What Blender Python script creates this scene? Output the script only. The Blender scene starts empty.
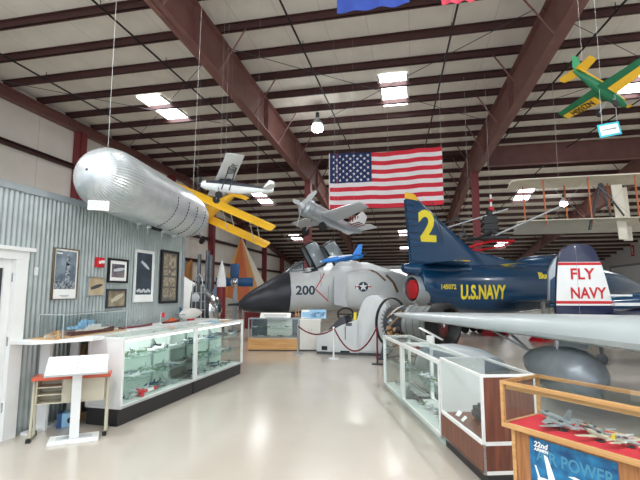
import bpy, bmesh, math, random
from mathutils import Vector, Matrix
from mathutils.bvhtree import BVHTree
random.seed(7)
PI = math.pi
scene = bpy.context.scene
COL = scene.collection

# ------------------------------------------------------------------ materials
def lin(c):
    return tuple((x/12.92 if x <= .04045 else ((x+.055)/1.055)**2.4) for x in c)
def rgb(r, g, b):
    return lin((r/255, g/255, b/255))+(1,)
MATS = {}
def mat(name, col, rough=.5, metal=0.0, noise=0.0, nscale=3.0, emit=0.0, coat=0.0, bump=0.0, spec=.5):
    if name in MATS: return MATS[name]
    m = bpy.data.materials.new(name); m.use_nodes = True
    nt = m.node_tree; b = nt.nodes['Principled BSDF']
    c = rgb(*col)
    b.inputs['Base Color'].default_value = c
    b.inputs['Roughness'].default_value = rough
    b.inputs['Metallic'].default_value = metal
    b.inputs['Coat Weight'].default_value = coat
    b.inputs['Specular IOR Level'].default_value = spec
    if emit:
        b.inputs['Emission Color'].default_value = c
        b.inputs['Emission Strength'].default_value = emit
    tc = nt.nodes.new('ShaderNodeTexCoord')
    n = nt.nodes.new('ShaderNodeTexNoise'); n.inputs['Scale'].default_value = nscale
    n.inputs['Detail'].default_value = 4
    nt.links.new(tc.outputs['Object'], n.inputs['Vector'])
    amt = noise if noise else .04
    r = nt.nodes.new('ShaderNodeValToRGB')
    r.color_ramp.elements[0].position = .3; r.color_ramp.elements[1].position = .7
    r.color_ramp.elements[0].color = tuple(x*(1-amt) for x in c[:3])+(1,)
    r.color_ramp.elements[1].color = tuple(min(1, x*(1+amt)) for x in c[:3])+(1,)
    nt.links.new(n.outputs['Fac'], r.inputs['Fac']); nt.links.new(r.outputs['Color'], b.inputs['Base Color'])
    if bump:
        bp = nt.nodes.new('ShaderNodeBump'); bp.inputs['Strength'].default_value = bump; bp.inputs['Distance'].default_value = .01
        nt.links.new(n.outputs['Fac'], bp.inputs['Height']); nt.links.new(bp.outputs['Normal'], b.inputs['Normal'])
    MATS[name] = m
    return m
def glass(name, tint=(250,253,252), refl=.03, opac=0.0):
    if name in MATS: return MATS[name]
    m = bpy.data.materials.new(name); m.use_nodes = True; nt = m.node_tree; nt.nodes.clear()
    o = nt.nodes.new('ShaderNodeOutputMaterial'); t = nt.nodes.new('ShaderNodeBsdfTransparent'); g = nt.nodes.new('ShaderNodeBsdfGlossy')
    t.inputs['Color'].default_value = rgb(*tint); g.inputs['Roughness'].default_value = .03
    lw = nt.nodes.new('ShaderNodeFresnel'); lw.inputs['IOR'].default_value = 1.45
    mp = nt.nodes.new('ShaderNodeMath'); mp.operation = 'MULTIPLY_ADD'; mp.inputs[1].default_value = .8; mp.inputs[2].default_value = refl*.3; mp.use_clamp = True
    mx = nt.nodes.new('ShaderNodeMixShader')
    ge = nt.nodes.new('ShaderNodeNewGeometry'); inv = nt.nodes.new('ShaderNodeMath'); inv.operation = 'SUBTRACT'; inv.inputs[0].default_value = 1; nt.links.new(ge.outputs['Backfacing'], inv.inputs[1]); mul = nt.nodes.new('ShaderNodeMath'); mul.operation = 'MULTIPLY'; nt.links.new(lw.outputs['Fac'], mul.inputs[0]); nt.links.new(inv.outputs[0], mul.inputs[1]); nt.links.new(mul.outputs[0], mp.inputs[0]); nt.links.new(mp.outputs[0], mx.inputs['Fac'])
    nt.links.new(t.outputs[0], mx.inputs[1]); nt.links.new(g.outputs[0], mx.inputs[2])
    out = mx
    if opac:
        d = nt.nodes.new('ShaderNodeBsdfDiffuse'); d.inputs['Color'].default_value = rgb(*tint)
        m2 = nt.nodes.new('ShaderNodeMixShader'); m2.inputs['Fac'].default_value = opac
        nt.links.new(mx.outputs[0], m2.inputs[1]); nt.links.new(d.outputs[0], m2.inputs[2]); out = m2
    nt.links.new(out.outputs[0], o.inputs['Surface'])
    MATS[name] = m
    return m
def wood(name, c1, c2, axis='Z', scale=9, rough=.35):
    if name in MATS: return MATS[name]
    m = mat(name, c1, rough); nt = m.node_tree; b = nt.nodes['Principled BSDF']
    tc = nt.nodes.new('ShaderNodeTexCoord'); mp = nt.nodes.new('ShaderNodeMapping')
    s = [scale, scale, scale]; s['XYZ'.index(axis)] = scale*.06
    mp.inputs['Scale'].default_value = s
    n = nt.nodes.new('ShaderNodeTexNoise'); n.inputs['Scale'].default_value = 4; n.inputs['Detail'].default_value = 6; n.inputs['Distortion'].default_value = .6
    r = nt.nodes.new('ShaderNodeValToRGB'); r.color_ramp.elements[0].position = .35; r.color_ramp.elements[1].position = .68
    r.color_ramp.elements[0].color = rgb(*c2); r.color_ramp.elements[1].color = rgb(*c1)
    nt.links.new(tc.outputs['Object'], mp.inputs['Vector']); nt.links.new(mp.outputs[0], n.inputs['Vector'])
    nt.links.new(n.outputs['Fac'], r.inputs['Fac']); nt.links.new(r.outputs['Color'], b.inputs['Base Color'])
    return m
def seams(m, axis, period, width, dark=.75):
    """thin seam lines where object coordinate (axis) is a multiple of period"""
    nt = m.node_tree; b = nt.nodes['Principled BSDF']
    src = b.inputs['Base Color'].links[0].from_socket
    tc = nt.nodes.new('ShaderNodeTexCoord'); sp = nt.nodes.new('ShaderNodeSeparateXYZ')
    nt.links.new(tc.outputs['Object'], sp.inputs[0])
    mo = nt.nodes.new('ShaderNodeMath'); mo.operation = 'PINGPONG'; mo.inputs[1].default_value = period/2
    nt.links.new(sp.outputs['XYZ'.index(axis)], mo.inputs[0])
    lt = nt.nodes.new('ShaderNodeMath'); lt.operation = 'LESS_THAN'; lt.inputs[1].default_value = width
    nt.links.new(mo.outputs[0], lt.inputs[0])
    mx = nt.nodes.new('ShaderNodeMix'); mx.data_type = 'RGBA'; mx.blend_type = 'MULTIPLY'
    nt.links.new(lt.outputs[0], mx.inputs[0]); nt.links.new(src, mx.inputs[6]); mx.inputs[7].default_value = (dark, dark, dark, 1)
    nt.links.new(mx.outputs[2], b.inputs['Base Color'])
    return m

M = {}
def dm(k, *a, **kw): M[k] = mat(k, *a, **kw)
dm('white_paint', (232,234,232), .45); dm('off_white', (214,212,204), .5); dm('cream_fabric', (232,226,208), .8, noise=.05)
dm('steel_red', (124,84,78), .5, noise=.12, nscale=2); dm('steel_dark', (72,42,40), .6, noise=.12, nscale=2); dm('column_red', (128,52,54), .5)
dm('black', (18,18,20), .5); dm('rubber', (24,24,25), .75); dm('dark_grey', (62,65,70), .5); dm('charcoal', (44,48,56), .42)
dm('chrome', (200,204,208), .18, 1.0); dm('silver', (196,202,206), .35, .75); dm('alu', (176,184,188), .4, .6); dm('pale_grey', (200,204,206), .4)
dm('grey', (140,146,150), .45); dm('red', (196,30,38), .45); dm('rope_red', (110,20,32), .8); dm('navy', (10,62,98), .22, coat=.5, noise=.08, nscale=1.2)
dm('blue', (10,74,124), .35); dm('bright_blue', (40,128,214), .35); dm('yellow', (236,216,48), .45); dm('aero_yellow', (238,184,40), .45)
dm('green', (16,104,64), .4); dm('orange', (226,98,40), .5); dm('orange_top', (208,92,62), .35); dm('tan', (190,150,104), .5)
dm('midnight', (16,26,62), .3, coat=.3); dm('teal', (60,186,204), .5); dm('paper', (244,244,240), .8); dm('brown_red', (96,36,36), .5)
dm('felt', (208,30,50), .95); dm('beige_metal', (196,190,168), .45); dm('gunmetal', (104,112,118), .35, .6, noise=.2, nscale=6); dm('brass', (170,140,90), .4, .8)
dm('cable', (190,190,190), .5, .5); dm('jet_white', (204,208,208), .4, noise=.04); dm('radome', (48,52,60), .38, noise=.1, nscale=2)
dm('tube_light', (250,255,252), .5, emit=2.2); dm('mint', (204,228,218), .6); dm('case_back', (226,236,228), .6); dm('dull_green', (96,118,92), .6); dm('camo_brown', (120,92,64), .6)
dm('case_black', (38,36,38), .45); dm('glove_red', (214,40,60), .5); dm('wine', (120,30,36), .4); dm('sky_blue', (150,196,226), .6)
M['glass'] = glass('clear_glass'); M['glass_edge'] = glass('green_glass', (238,250,246), .1, .06); M['perspex'] = glass('perspex', (250,252,252), .1)
M['canopy'] = glass('canopy_glass', (190,200,205), .3, .25)
M['oak'] = wood('oak', (214,168,112), (188,140,86), 'X', 7); M['oak_v'] = wood('oak_cabinet', (184,128,80), (148,96,56), 'Z', 10)
M['walnut'] = wood('walnut_laminate', (128,74,52), (92,48,34), 'Z', 9)

# ------------------------------------------------------------------ mesh builder
def basis(d):
    d = Vector(d).normalized()
    u = d.cross(Vector((0,0,1)))
    if u.length < 1e-3: u = Vector((1,0,0))
    u.normalize(); return d, u, u.cross(d).normalized()
class MB:
    def __init__(s): s.v = []; s.f = []; s.mi = []; s.cur = 0
    def add(s, vs, fs):
        o = len(s.v); s.v += [Vector(p) for p in vs]
        for f in fs: s.f.append(tuple(o+i for i in f)); s.mi.append(s.cur)
        return s
    def box(s, c, d, rz=0, R=None):
        c = Vector(c); R = R or Matrix.Rotation(rz, 3, 'Z'); x, y, z = d[0]/2, d[1]/2, d[2]/2
        vs = [c+R@Vector((a*x, b*y, e*z)) for a in (-1,1) for b in (-1,1) for e in (-1,1)]
        return s.add(vs, [(0,1,3,2),(4,6,7,5),(0,4,5,1),(2,3,7,6),(0,2,6,4),(1,5,7,3)])
    def bb(s, a, b):   # box by corners
        return s.box([(a[i]+b[i])/2 for i in range(3)], [abs(b[i]-a[i]) for i in range(3)])
    def loft(s, rings, cap=True, close=True):
        n = len(rings[0]); o = len(s.v); vs = [p for r in rings for p in r]; fs = []
        for i in range(len(rings)-1):
            for j in range(n if close else n-1):
                k = (j+1) % n
                fs.append((i*n+j, i*n+k, (i+1)*n+k, (i+1)*n+j))
        if cap and close:
            fs.append(tuple(range(n-1, -1, -1))); fs.append(tuple((len(rings)-1)*n+j for j in range(n)))
        return s.add(vs, fs)
    def tube(s, p, q, r, r2=None, n=8):
        p, q = Vector(p), Vector(q); d, u, w = basis(q-p); r2 = r if r2 is None else r2
        ring = lambda c, rr: [c+(u*math.cos(2*PI*j/n)+w*math.sin(2*PI*j/n))*rr for j in range(n)]
        return s.loft([ring(p, r), ring(q, r2)])
    def path(s, pts, r, n=6, closed=False):
        pts = [Vector(p) for p in pts]; rings = []
        L = len(pts)
        for i, p in enumerate(pts):
            a = pts[(i-1) % L] if (closed or i) else p; b = pts[(i+1) % L] if (closed or i < L-1) else p
            d, u, w = basis(b-a)
            if i and u.dot(pu) < 0: u = -u; w = -w
            pu = u
            rings.append([p+(u*math.cos(2*PI*j/n)+w*math.sin(2*PI*j/n))*r for j in range(n)])
        if closed: rings.append(rings[0]); return s.loft(rings, cap=False)
        return s.loft(rings)
    def lathe(s, o, axis, prof, n=24, cap=True):   # prof: (distance along axis, radius)
        o = Vector(o); d, u, w = basis(axis)
        return s.loft([[o+d*t+(u*math.cos(2*PI*j/n)+w*math.sin(2*PI*j/n))*max(r, .0005) for j in range(n)] for t, r in prof], cap)
    def prism(s, pts, vec):
        vec = Vector(vec); pts = [Vector(p) for p in pts]
        return s.loft([pts, [p+vec for p in pts]])
    def wing(s, le0, te0, le1, te1, t0, t1, up=(0,0,1), steps=3):
        le0, te0, le1, te1 = map(Vector, (le0, te0, le1, te1)); up = Vector(up).normalized()
        prof = [(0,0),(.04,.55),(.18,.95),(.38,1),(.68,.6),(1,.03),(1,-.03),(.68,-.3),(.38,-.5),(.18,-.5),(.04,-.35)]
        rings = []
        for i in range(steps+1):
            f = i/steps; a = le0.lerp(le1, f); b = te0.lerp(te1, f); t = t0+(t1-t0)*f
            rings.append([a.lerp(b, x)+up*(h*t*.66) for x, h in prof])
        a = le1; b = te1; out = ((le1+te1)-(le0+te0)).normalized()*t1*.8
        rings.append([a.lerp(b, .12+.76*x)+up*(h*t1*.25)+out for x, h in prof])
        return s.loft(rings)
    def ball(s, c, r, n=12, sc=(1,1,1)):
        c = Vector(c); rings = []
        for i in range(n//2+1):
            t = PI*i/(n//2); rr = max(math.sin(t), .01)
            rings.append([c+Vector((math.cos(2*PI*j/n)*rr*r*sc[0], math.sin(2*PI*j/n)*rr*r*sc[1], math.cos(t)*r*sc[2])) for j in range(n)])
        return s.loft(rings)
    def fuse(s, st, n=20, e=1.0, cap=True):   # fuselage along +X : (x, zc, halfwidth, halfheight[, yc])
        def r(a):
            x, zc, w, h = a[:4]; yc = a[4] if len(a) > 4 else 0; out = []
            for j in range(n):
                c, q = math.cos(2*PI*j/n), math.sin(2*PI*j/n)
                out.append(Vector((x, yc+w*math.copysign(abs(c)**e, c), zc+h*math.copysign(abs(q)**e, q))))
            return out
        return s.loft([r(a) for a in st], cap)
    def xf(s, mtx): s.v = [mtx@p for p in s.v]; return s
    def merge(s, o): s.add(o.v, o.f); return s
    def mesh(s, name, mats, smooth=True, bevel=0):
        me = bpy.data.meshes.new(name); me.from_pydata([tuple(p) for p in s.v], [], s.f)
        for m in (mats if isinstance(mats, (list, tuple)) else [mats]): me.materials.append(M[m] if isinstance(m, str) else m)
        for p, i in zip(me.polygons, s.mi): p.material_index = i
        bm = bmesh.new(); bm.from_mesh(me)
        bmesh.ops.remove_doubles(bm, verts=bm.verts, dist=1e-5) if bevel else None
        bmesh.ops.recalc_face_normals(bm, faces=bm.faces)
        if bevel:
            ed = [e for e in bm.edges if len(e.link_faces) == 2 and e.calc_face_angle(0) > .6]
            bmesh.ops.bevel(bm, geom=ed, offset=bevel, segments=2, affect='EDGES', profile=.6, clamp_overlap=True)
        bm.to_mesh(me); bm.free()
        if smooth:
            me.shade_smooth(); me.set_sharp_from_angle(angle=math.radians(38))
        return me
    def build(s, name, mats, parent=None, smooth=True, bevel=0, pivot=True):
        """world coords when parent is None (origin moved to the base); local coords of the parent otherwise"""
        off = Vector((0,0,0))
        if parent is None and pivot:
            xs = [p.x for p in s.v]; ys = [p.y for p in s.v]; zs = [p.z for p in s.v]
            off = Vector(((min(xs)+max(xs))/2, (min(ys)+max(ys))/2, min(zs)))
            s.v = [p-off for p in s.v]
        o = bpy.data.objects.new(name, s.mesh(name, mats, smooth, bevel)); COL.objects.link(o)
        if parent is not None: o.parent = parent
        else: o.location = off
        return o
def tag(o, label=None, cat=None, group=None, kind=None):
    if label: o['label'] = label
    if cat: o['category'] = cat
    if group: o['group'] = group
    if kind: o['kind'] = kind
    return o
def struct(o): o['kind'] = 'structure'; return o
def thing(name, label, cat, loc=(0,0,0), rz=0, group=None, mtx=None):
    o = bpy.data.objects.new(name, None); COL.objects.link(o); o.empty_display_size = .1
    if mtx is not None: o.matrix_world = mtx
    else: o.location = loc; o.rotation_euler = (0,0,rz)
    return tag(o, label, cat, group)
def kids(o): return [c for c in COL.objects if c.parent == o]
def copy_tree(o, parent=None):
    c = o.copy(); COL.objects.link(c); c.parent = parent
    for ch in kids(o): copy_tree(ch, c)
    return c
def place(o, loc, rz=0, sc=1, label=None, group=None):
    o.location = loc; o.rotation_euler = (0,0,rz); o.scale = (sc,sc,sc)
    if label: o['label'] = label
    if group: o['group'] = group
    return o
# ------------------------------------------------------------------ lettering
def text_mb(s, size, sx=1.0, bold=0.0, shear=0.0, cuts=0, center=False):
    cu = bpy.data.curves.new('t', 'FONT'); cu.body = s; cu.size = size; cu.offset = bold; cu.shear = shear; cu.resolution_u = 3
    ob = bpy.data.objects.new('t', cu); COL.objects.link(ob)
    me = bpy.data.meshes.new_from_object(ob)
    bpy.data.objects.remove(ob); bpy.data.curves.remove(cu)
    bm = bmesh.new(); bm.from_mesh(me); bpy.data.meshes.remove(me)
    bmesh.ops.triangulate(bm, faces=bm.faces)
    for k in range(cuts):
        L = size*.35/(k+1)
        ed = [e for e in bm.edges if e.calc_length() > L]
        if ed: bmesh.ops.subdivide_edges(bm, edges=ed, cuts=1)
        bmesh.ops.triangulate(bm, faces=bm.faces)
    b = MB(); w = max([v.co.x for v in bm.verts] or [0])*sx
    bm.verts.index_update()
    b.add([(v.co.x*sx-(w/2 if center else 0), v.co.y, 0) for v in bm.verts], [tuple(v.index for v in f.verts) for f in bm.faces]); bm.free()
    return b
def lettering(name, s, size, o, u, v, m, parent, target=None, sx=1.0, bold=0.0, off=.004, shear=0.0, center=False, cuts=2):
    b = text_mb(s, size, sx, bold, shear, cuts if target else 0, center)
    return stick(name, b, o, u, v, m, parent, target, off)
def stick(name, b, o, u, v, m, parent, target=None, off=.004):
    """lay a flat 2-D mesh (x along u, y along v) on a plane or on the surface of target (in the parent's frame)"""
    o, u, v = Vector(o), Vector(u).normalized(), Vector(v).normalized(); n = u.cross(v).normalized()
    pts = [o+u*p.x+v*p.y for p in b.v]
    if target:
        tree = BVHTree.FromPolygons([tuple(p) for p in target.v], target.f)
        out = []
        for p in pts:
            h = tree.ray_cast(p+n*4, -n)
            out.append(h[0]+n*(off+0.001) if h[0] else p+n*off)
        pts = out
    else: pts = [p+n*off for p in pts]
    # give the marks a hair of thickness so they are solid paint films
    bb_ = MB(); bb_.add(pts, b.f)
    return bb_.build(name, m, parent, smooth=False)
def flat(pts, cuts=0):
    b = MB(); b.add([(x, y, 0) for x, y in pts], [tuple(range(len(pts)))])
    if cuts:
        me = bpy.data.meshes.new('x'); me.from_pydata([tuple(p) for p in b.v], [], b.f)
        bm = bmesh.new(); bm.from_mesh(me); bmesh.ops.triangulate(bm, faces=bm.faces)
        for k in range(cuts): bmesh.ops.subdivide_edges(bm, edges=bm.edges[:], cuts=1); 
        bmesh.ops.triangulate(bm, faces=bm.faces); bm.verts.index_update()
        b = MB(); b.add([v.co.copy() for v in bm.verts], [tuple(v.index for v in f.verts) for f in bm.faces]); bm.free(); bpy.data.meshes.remove(me)
    return b
def disc(r, n=24): return [(r*math.cos(2*PI*j/n), r*math.sin(2*PI*j/n)) for j in range(n)]
def star(r): return [(r*(1 if k % 2 == 0 else .382)*math.sin(PI*k/5), r*(1 if k % 2 == 0 else .382)*math.cos(PI*k/5)) for k in range(10)]
LAMP_W, SKY, EXPO = 280, 2.2, 0.0
# ================================================================== SETTING
# floor: glossy pale beige epoxy with faint stains
fm = mat('floor_epoxy', (196,188,176), .2, noise=.06, nscale=.5, coat=.3)
fm.node_tree.nodes['Principled BSDF'].inputs['Coat Roughness'].default_value = .12
nt = fm.node_tree; b = nt.nodes['Principled BSDF']
tc = nt.nodes.new('ShaderNodeTexCoord'); n1 = nt.nodes.new('ShaderNodeTexNoise'); n1.inputs['Scale'].default_value = 1.3; n1.inputs['Detail'].default_value = 5
mr = nt.nodes.new('ShaderNodeMapRange'); mr.inputs['To Min'].default_value = .15; mr.inputs['To Max'].default_value = .25
nt.links.new(tc.outputs['Object'], n1.inputs['Vector']); nt.links.new(n1.outputs['Fac'], mr.inputs['Value']); nt.links.new(mr.outputs[0], b.inputs['Roughness'])
n2 = nt.nodes.new('ShaderNodeTexNoise'); n2.inputs['Scale'].default_value = 5; bp = nt.nodes.new('ShaderNodeBump'); bp.inputs['Strength'].default_value = .012; bp.inputs['Distance'].default_value = .02
nt.links.new(tc.outputs['Object'], n2.inputs['Vector']); nt.links.new(n2.outputs['Fac'], bp.inputs['Height']); nt.links.new(bp.outputs['Normal'], b.inputs['Normal'])
b0 = MB(); b0.bb((-15.3,-8,-.2), (20.6,57.2,0)); struct(b0.build('floor', fm, pivot=False, smooth=False))

XL, XR, YR, YF, ZC = -15.0, 20.4, 26.0, 56.8, 9.45
SL = (ZC-4.75)/(YF-YR)
def zr(y): return ZC if y <= YR else ZC-(y-YR)*SL      # underside of the roof sheeting
cm = seams(mat('ceiling_insulation', (230,225,214), .85, noise=.05, nscale=1.5), 'X', 1.22, .012, .8)
b0 = MB(); b0.prism([(XL-.3,-8,ZC),(XL-.3,YR,ZC),(XL-.3,YF+.3,zr(YF+.3)),(XL-.3,YF+.3,zr(YF)+.3),(XL-.3,YR,ZC+.2),(XL-.3,-8,ZC+.2)], (XR-XL+.6,0,0))
struct(b0.build('ceiling', cm, pivot=False, smooth=False))
wm = seams(mat('wall_insulation', (228,222,212), .8, noise=.04, nscale=1), 'Y', 1.83, .018, .78)
b0 = MB(); b0.prism([(XL-.3,-8,0),(XL-.3,YF,0),(XL-.3,YF,zr(YF)),(XL-.3,YR,ZC),(XL-.3,-8,ZC)], (.3,0,0)); struct(b0.build('wall_left', wm, pivot=False, smooth=False))
wr = mat('wall_right_paint', (212,212,210), .6)
b0 = MB(); b0.prism([(XR,-8,0),(XR,YF,0),(XR,YF,zr(YF)),(XR,YR,ZC),(XR,-8,ZC)], (.3,0,0)); struct(b0.build('wall_right', wr, pivot=False, smooth=False))
wf = seams(mat('wall_far_sheet', (206,202,194), .7), 'X', .91, .02, .8)
b0 = MB(); b0.bb((XL,YF,0), (XR,YF+.3,zr(YF))); struct(b0.build('wall_far', wf, pivot=False, smooth=False))
# daylight strip of translucent sheet along the top of the far wall
dm('daylight', (246,250,252), .6, emit=1.6)
b0 = MB(); b0.bb((-4.5,YF-.06,3.35), (14.5,YF-.02,4.3)); o = struct(b0.build('window_1', 'daylight', smooth=False))
fr = MB()
for i in range(20): fr.bb((-4.53+i,YF-.1,3.3), (-4.47+i,YF-.05,4.35))
fr.bb((-4.5,YF-.1,3.28),(14.5,YF-.05,3.35)); tmp = fr.build('window_frame', 'pale_grey', pivot=True); struct(tmp); tmp.name = 'trim_1'
# door in the right wall
b0 = MB(); b0.bb((XR-.06,45.9,0),(XR-.02,52.2,4.0)); dd = struct(b0.build('door_1', 'white_paint', smooth=False))
b0 = MB(); b0.bb((XR-.1,52.2,0),(XR,52.45,4.2)); b0.bb((XR-.1,45.7,4.0),(XR,52.45,4.2)); b0.bb((XR-.1,45.65,0),(XR,45.9,4.2)); struct(b0.build('trim_2', 'grey', smooth=False))
# red fire sign on the right wall
t = thing('fire_sign', 'red fire extinguisher sign on the white right wall above the wide door', 'sign', (XR-.03, 47.3, 5.0))
b0 = MB(); b0.bb((-.03,-.33,-.1),(0,.33,.95)); b0.build('plate', 'red', t, smooth=False)
b0 = MB(); b0.bb((-.045,-.16,.1),(-.03,.16,.2)); b0.bb((-.045,-.12,.3),(-.03,.12,.66)); b0.bb((-.045,-.05,.66),(-.03,.05,.8)); b0.build('emblem', 'white_paint', t, smooth=False)

# skylights (translucent roof panels)
dm('skylight', (248,250,255), .6, emit=12.0)
sky = [(-10.85,15.1,1.0,2.5),(-1.12,15.4,.96,2.75),(7.85,16.2,1.0,2.7),(7.1,31.6,1.0,2.6),(-11.7,30.2,1.0,2.2),(-1.4,41,1.0,1.6),(-1.5,46.6,1.0,1.6),(-12.1,41.5,1.0,1.8),(8,46,1.0,2.0),(-2.0,27.2,1.0,1.8),(-1.15,1.0,1.0,2.9),(-10.9,1.0,1.0,2.9),(8.2,1,1.0,2.9)]
for i, (x, y, w, l) in enumerate(sky):
    b0 = MB(); z0 = zr(y)-.02; z1 = zr(y+l)-.02
    b0.prism([(x,y,z0),(x,y+l,z1),(x,y+l,z1-.02),(x,y,z0-.02)], (w,0,0)); struct(b0.build('window_%d' % (i+2), 'skylight', smooth=False))
    b0 = MB()
    for xx in (x-.08, x+w): b0.prism([(xx,y,z0),(xx,y+l,z1),(xx,y+l,z1-.07),(xx,y,z0-.07)], (.08,0,0))
    struct(b0.build('trim_%d' % (i+3), 'off_white', smooth=False))
# ------------------------------------------------------------------ roof steel
FR = [-15.0+.16, -5.6, 3.75, 13.1]            # frame lines
first = None
# purlins
ys = [-6.8+1.53*k+.0 for k in range(0, 22)]
ys = [y for y in ys if y < YR-.4]
off = 11.40-min(ys, key=lambda y: abs(y-11.40)); ys = [y+off for y in ys]
yy = YR+.35
allp = list(ys)+[YR-.35]
while yy < YF-.3: allp.append(yy); yy += 1.53
def purlin(y):
    z = zr(y); b = MB()
    b.bb((XL,y-.04,z-.01),(XR,y-.02,z-.24)); b.bb((XL,y-.04,z-.24),(XR,y+.05,z-.22)); b.bb((XL,y-.11,z-.03),(XR,y-.02,z-.01))
    return b
far_label = 'dark red roof purlin crossing under the white ceiling, one of the evenly spaced rows'
for i, y in enumerate(allp):
    o = purlin(y).build('roof_purlin', 'steel_dark', smooth=False); struct(o)  # shade on the near face is put into this dark steel colour
# main rafters : tapered I beams running in depth
SK = {0:0, 1:-.02, 2:-.036, 3:-.045}
def fx(i, y): return FR[i]+SK[i]*(y-10)
def rafter(i, w=.32):
    x = FR[i]
    def bot(y):
        if x < -14: return zr(y)-.26-.42
        return 7.98 if y < 10 else (7.98-(y-10)/(YR-10)*.3 if y < YR else max(zr(y)-.26-1.35+(y-YR)*.03, 3.4))
    pts = [-8, 4, 10, 16, 21, YR, 30, 36, 44, YF]
    b = MB()
    for y0, y1 in zip(pts[:-1], pts[1:]):
        for (za, zb, ww) in (('t', .03, w), ('b', .03, w), ('w', 0, .02)):
            T0, T1, B0, B1 = zr(y0)-.26, zr(y1)-.26, bot(y0), bot(y1)
            if za == 't': q = [(y0,T0),(y1,T1),(y1,T1-.03),(y0,T0-.03)]
            elif za == 'b': q = [(y0,B0),(y1,B1),(y1,B1+.03),(y0,B0+.03)]
            else: q = [(y0,T0),(y1,T1),(y1,B1),(y0,B0)]
            b.prism([(fx(i,p[0])-ww/2,p[0],p[1]) for p in q], (ww,0,0))
    for y in pts[1:-1]: x = fx(i,y); b.bb((x-w/2,y-.01,bot(y)),(x+w/2,y+.01,zr(y)-.26))
    return b, bot
for i, x in enumerate(FR):
    b, bot = rafter(i); o = b.build('roof_rafter', 'steel_red', smooth=False); struct(o)
    if i == 0: continue
    # flange braces
    for k, y in enumerate(allp):
        if y < 5 or k % 2 or y > 44: continue
        for sgn in (-1, 1):
            x = fx(i,y); bb_ = MB(); bb_.tube((x+sgn*.13,y-.02,bot(y)+.04),(x+sgn*.95,y-.02,zr(y)-.2), .028, n=4)
            struct(bb_.build('rafter_brace', 'steel_red', smooth=False))
# ridge columns
for x in (fx(1,24), fx(2,24)-.05):
    b = MB(); y = 24.0
    b.bb((x-.17,y-.17,0),(x-.14,y+.17,7.85)); b.bb((x+.14,y-.17,0),(x+.17,y+.17,7.85)); b.bb((x-.14,y-.015,0),(x+.14,y+.015,7.85)); b.bb((x-.25,y-.25,0),(x+.25,y+.25,.03)); b.bb((x-.14,y-.17,0),(x+.14,y-.14,7.85))
    struct(b.build('steel_column', 'column_red', smooth=False))
# wall columns on left wall
for y in (11.2, 16.7, 24.4, 30.2, 36.3, 42, 48, 53):
    b = MB(); t = zr(y)-.68; b.bb((XL,y-.02,0),(XL+.4,y+.02,t)); b.bb((XL+.37,y-.19,0),(XL+.4,y+.19,t)); b.bb((XL,y-.19,0),(XL+.03,y+.19,t)); b.bb((XL+.02,y-.19,0),(XL+.4,y-.16,t))
    struct(b.build('wall_column', 'column_red', smooth=False))
for z in (2.2, 3.7, 5.4, 7.15):
    b = MB(); y1 = YF if z < 4.6 else (YR+(ZC-z)/SL-1)
    b.bb((XL,-8,z-.1),(XL+.18,y1,z-.08)); b.bb((XL,-8,z+.08),(XL+.18,y1,z+.1)); b.bb((XL,-8,z-.1),(XL+.03,y1,z+.1)); b.bb((XL+.16,-8,z-.1),(XL+.18,y1,z-.02))
    struct(b.build('wall_girt', 'steel_dark', smooth=False))
# deep transfer beam in the right bay
b = MB(); yb = 24.2
b.bb((FR[2]+.15,yb-.02,8.2),(XR,yb+.02,9.2)); b.bb((FR[2]+.15,yb-.16,8.17),(XR,yb+.16,8.22)); b.bb((FR[2]+.15,yb-.16,9.17),(XR,yb+.16,9.22))
struct(b.build('transfer_beam', 'steel_red', smooth=False))
# wind-brace rods
for (x0, x1) in ((-5.6,3.3),(3.5,12.5),(-14.8,-5.9)):
    for (a, c) in (((x0,12),(x1,20)),((x1,12),(x0,20))):
        b = MB(); b.tube((a[0],a[1],9.12),(c[0],c[1],9.12), .012, n=5); struct(b.build('brace_rod', 'dark_grey'))
# sprinkler / conduit pipes running in depth
pipe_lab = {-12.5:'dark conduit pipe under the ceiling nearest the left wall', -7.85:'dark conduit pipe under the ceiling just left of the big left rafter', -3.2:'dark conduit pipe under the ceiling left of the middle skylight', 1.3:'dark conduit pipe under the ceiling between the flag and the right rafter', 5.6:'dark conduit pipe running under the ceiling beside the green model plane', 10:'dark conduit pipe under the ceiling above the biplane wings'}
for x, lab in pipe_lab.items():
    b = MB(); kx = -.012*(x+3) if x > -4 else .01
    xx = lambda y: x+kx*(y-10)
    b.tube((xx(-6),-6,8.95),(xx(YR-.3),YR-.3,8.95), .03, n=8); b.tube((xx(YR-.3),YR-.3,8.95),(xx(46),46,zr(46)-.5), .03, n=8)
    for k in range(10): b.tube((xx(-3+3.06*k),-3+3.06*k,8.95),(xx(-3+3.06*k),-3+3.06*k,9.22), .012, n=5)
    tag(b.build('ceiling_pipe', 'black'), lab, 'pipe')
# high-bay lamps
dm('lamp_glow', (250,255,255), .5, emit=40)
def highbay(loc, lab, on=True):
    t = thing('high_bay_lamp', lab, 'lamp', loc, 0, 'high bay lamps over the front aisle' if 'out of' in lab else None)
    b = MB(); b.lathe((0,0,0),(0,0,1),[(0,.2),(.02,.22),(.12,.2),(.25,.1),(.3,.09)], 20); b.build('reflector', 'alu', t)
    b = MB(); b.lathe((0,0,.3),(0,0,1),[(0,.08),(.22,.08)], 12); b.tube((0,0,.5),(0,0,zr(loc[1])-loc[2]-.2), .01, n=5); b.build('housing', 'dark_grey', t)
    b = MB(); b.lathe((0,0,-.3),(0,0,1),[(0,.12),(.03,.2),(.12,.25),(.28,.2)], 20); b.build('lens', 'lamp_glow', t)
highbay((-3.85,17.3,8.5), 'glaring round high bay lamp under the ceiling above the left end of the flag', )
highbay((-3.9,28.6,8.5), 'lit round high bay lamp hidden just behind the big flag')
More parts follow.
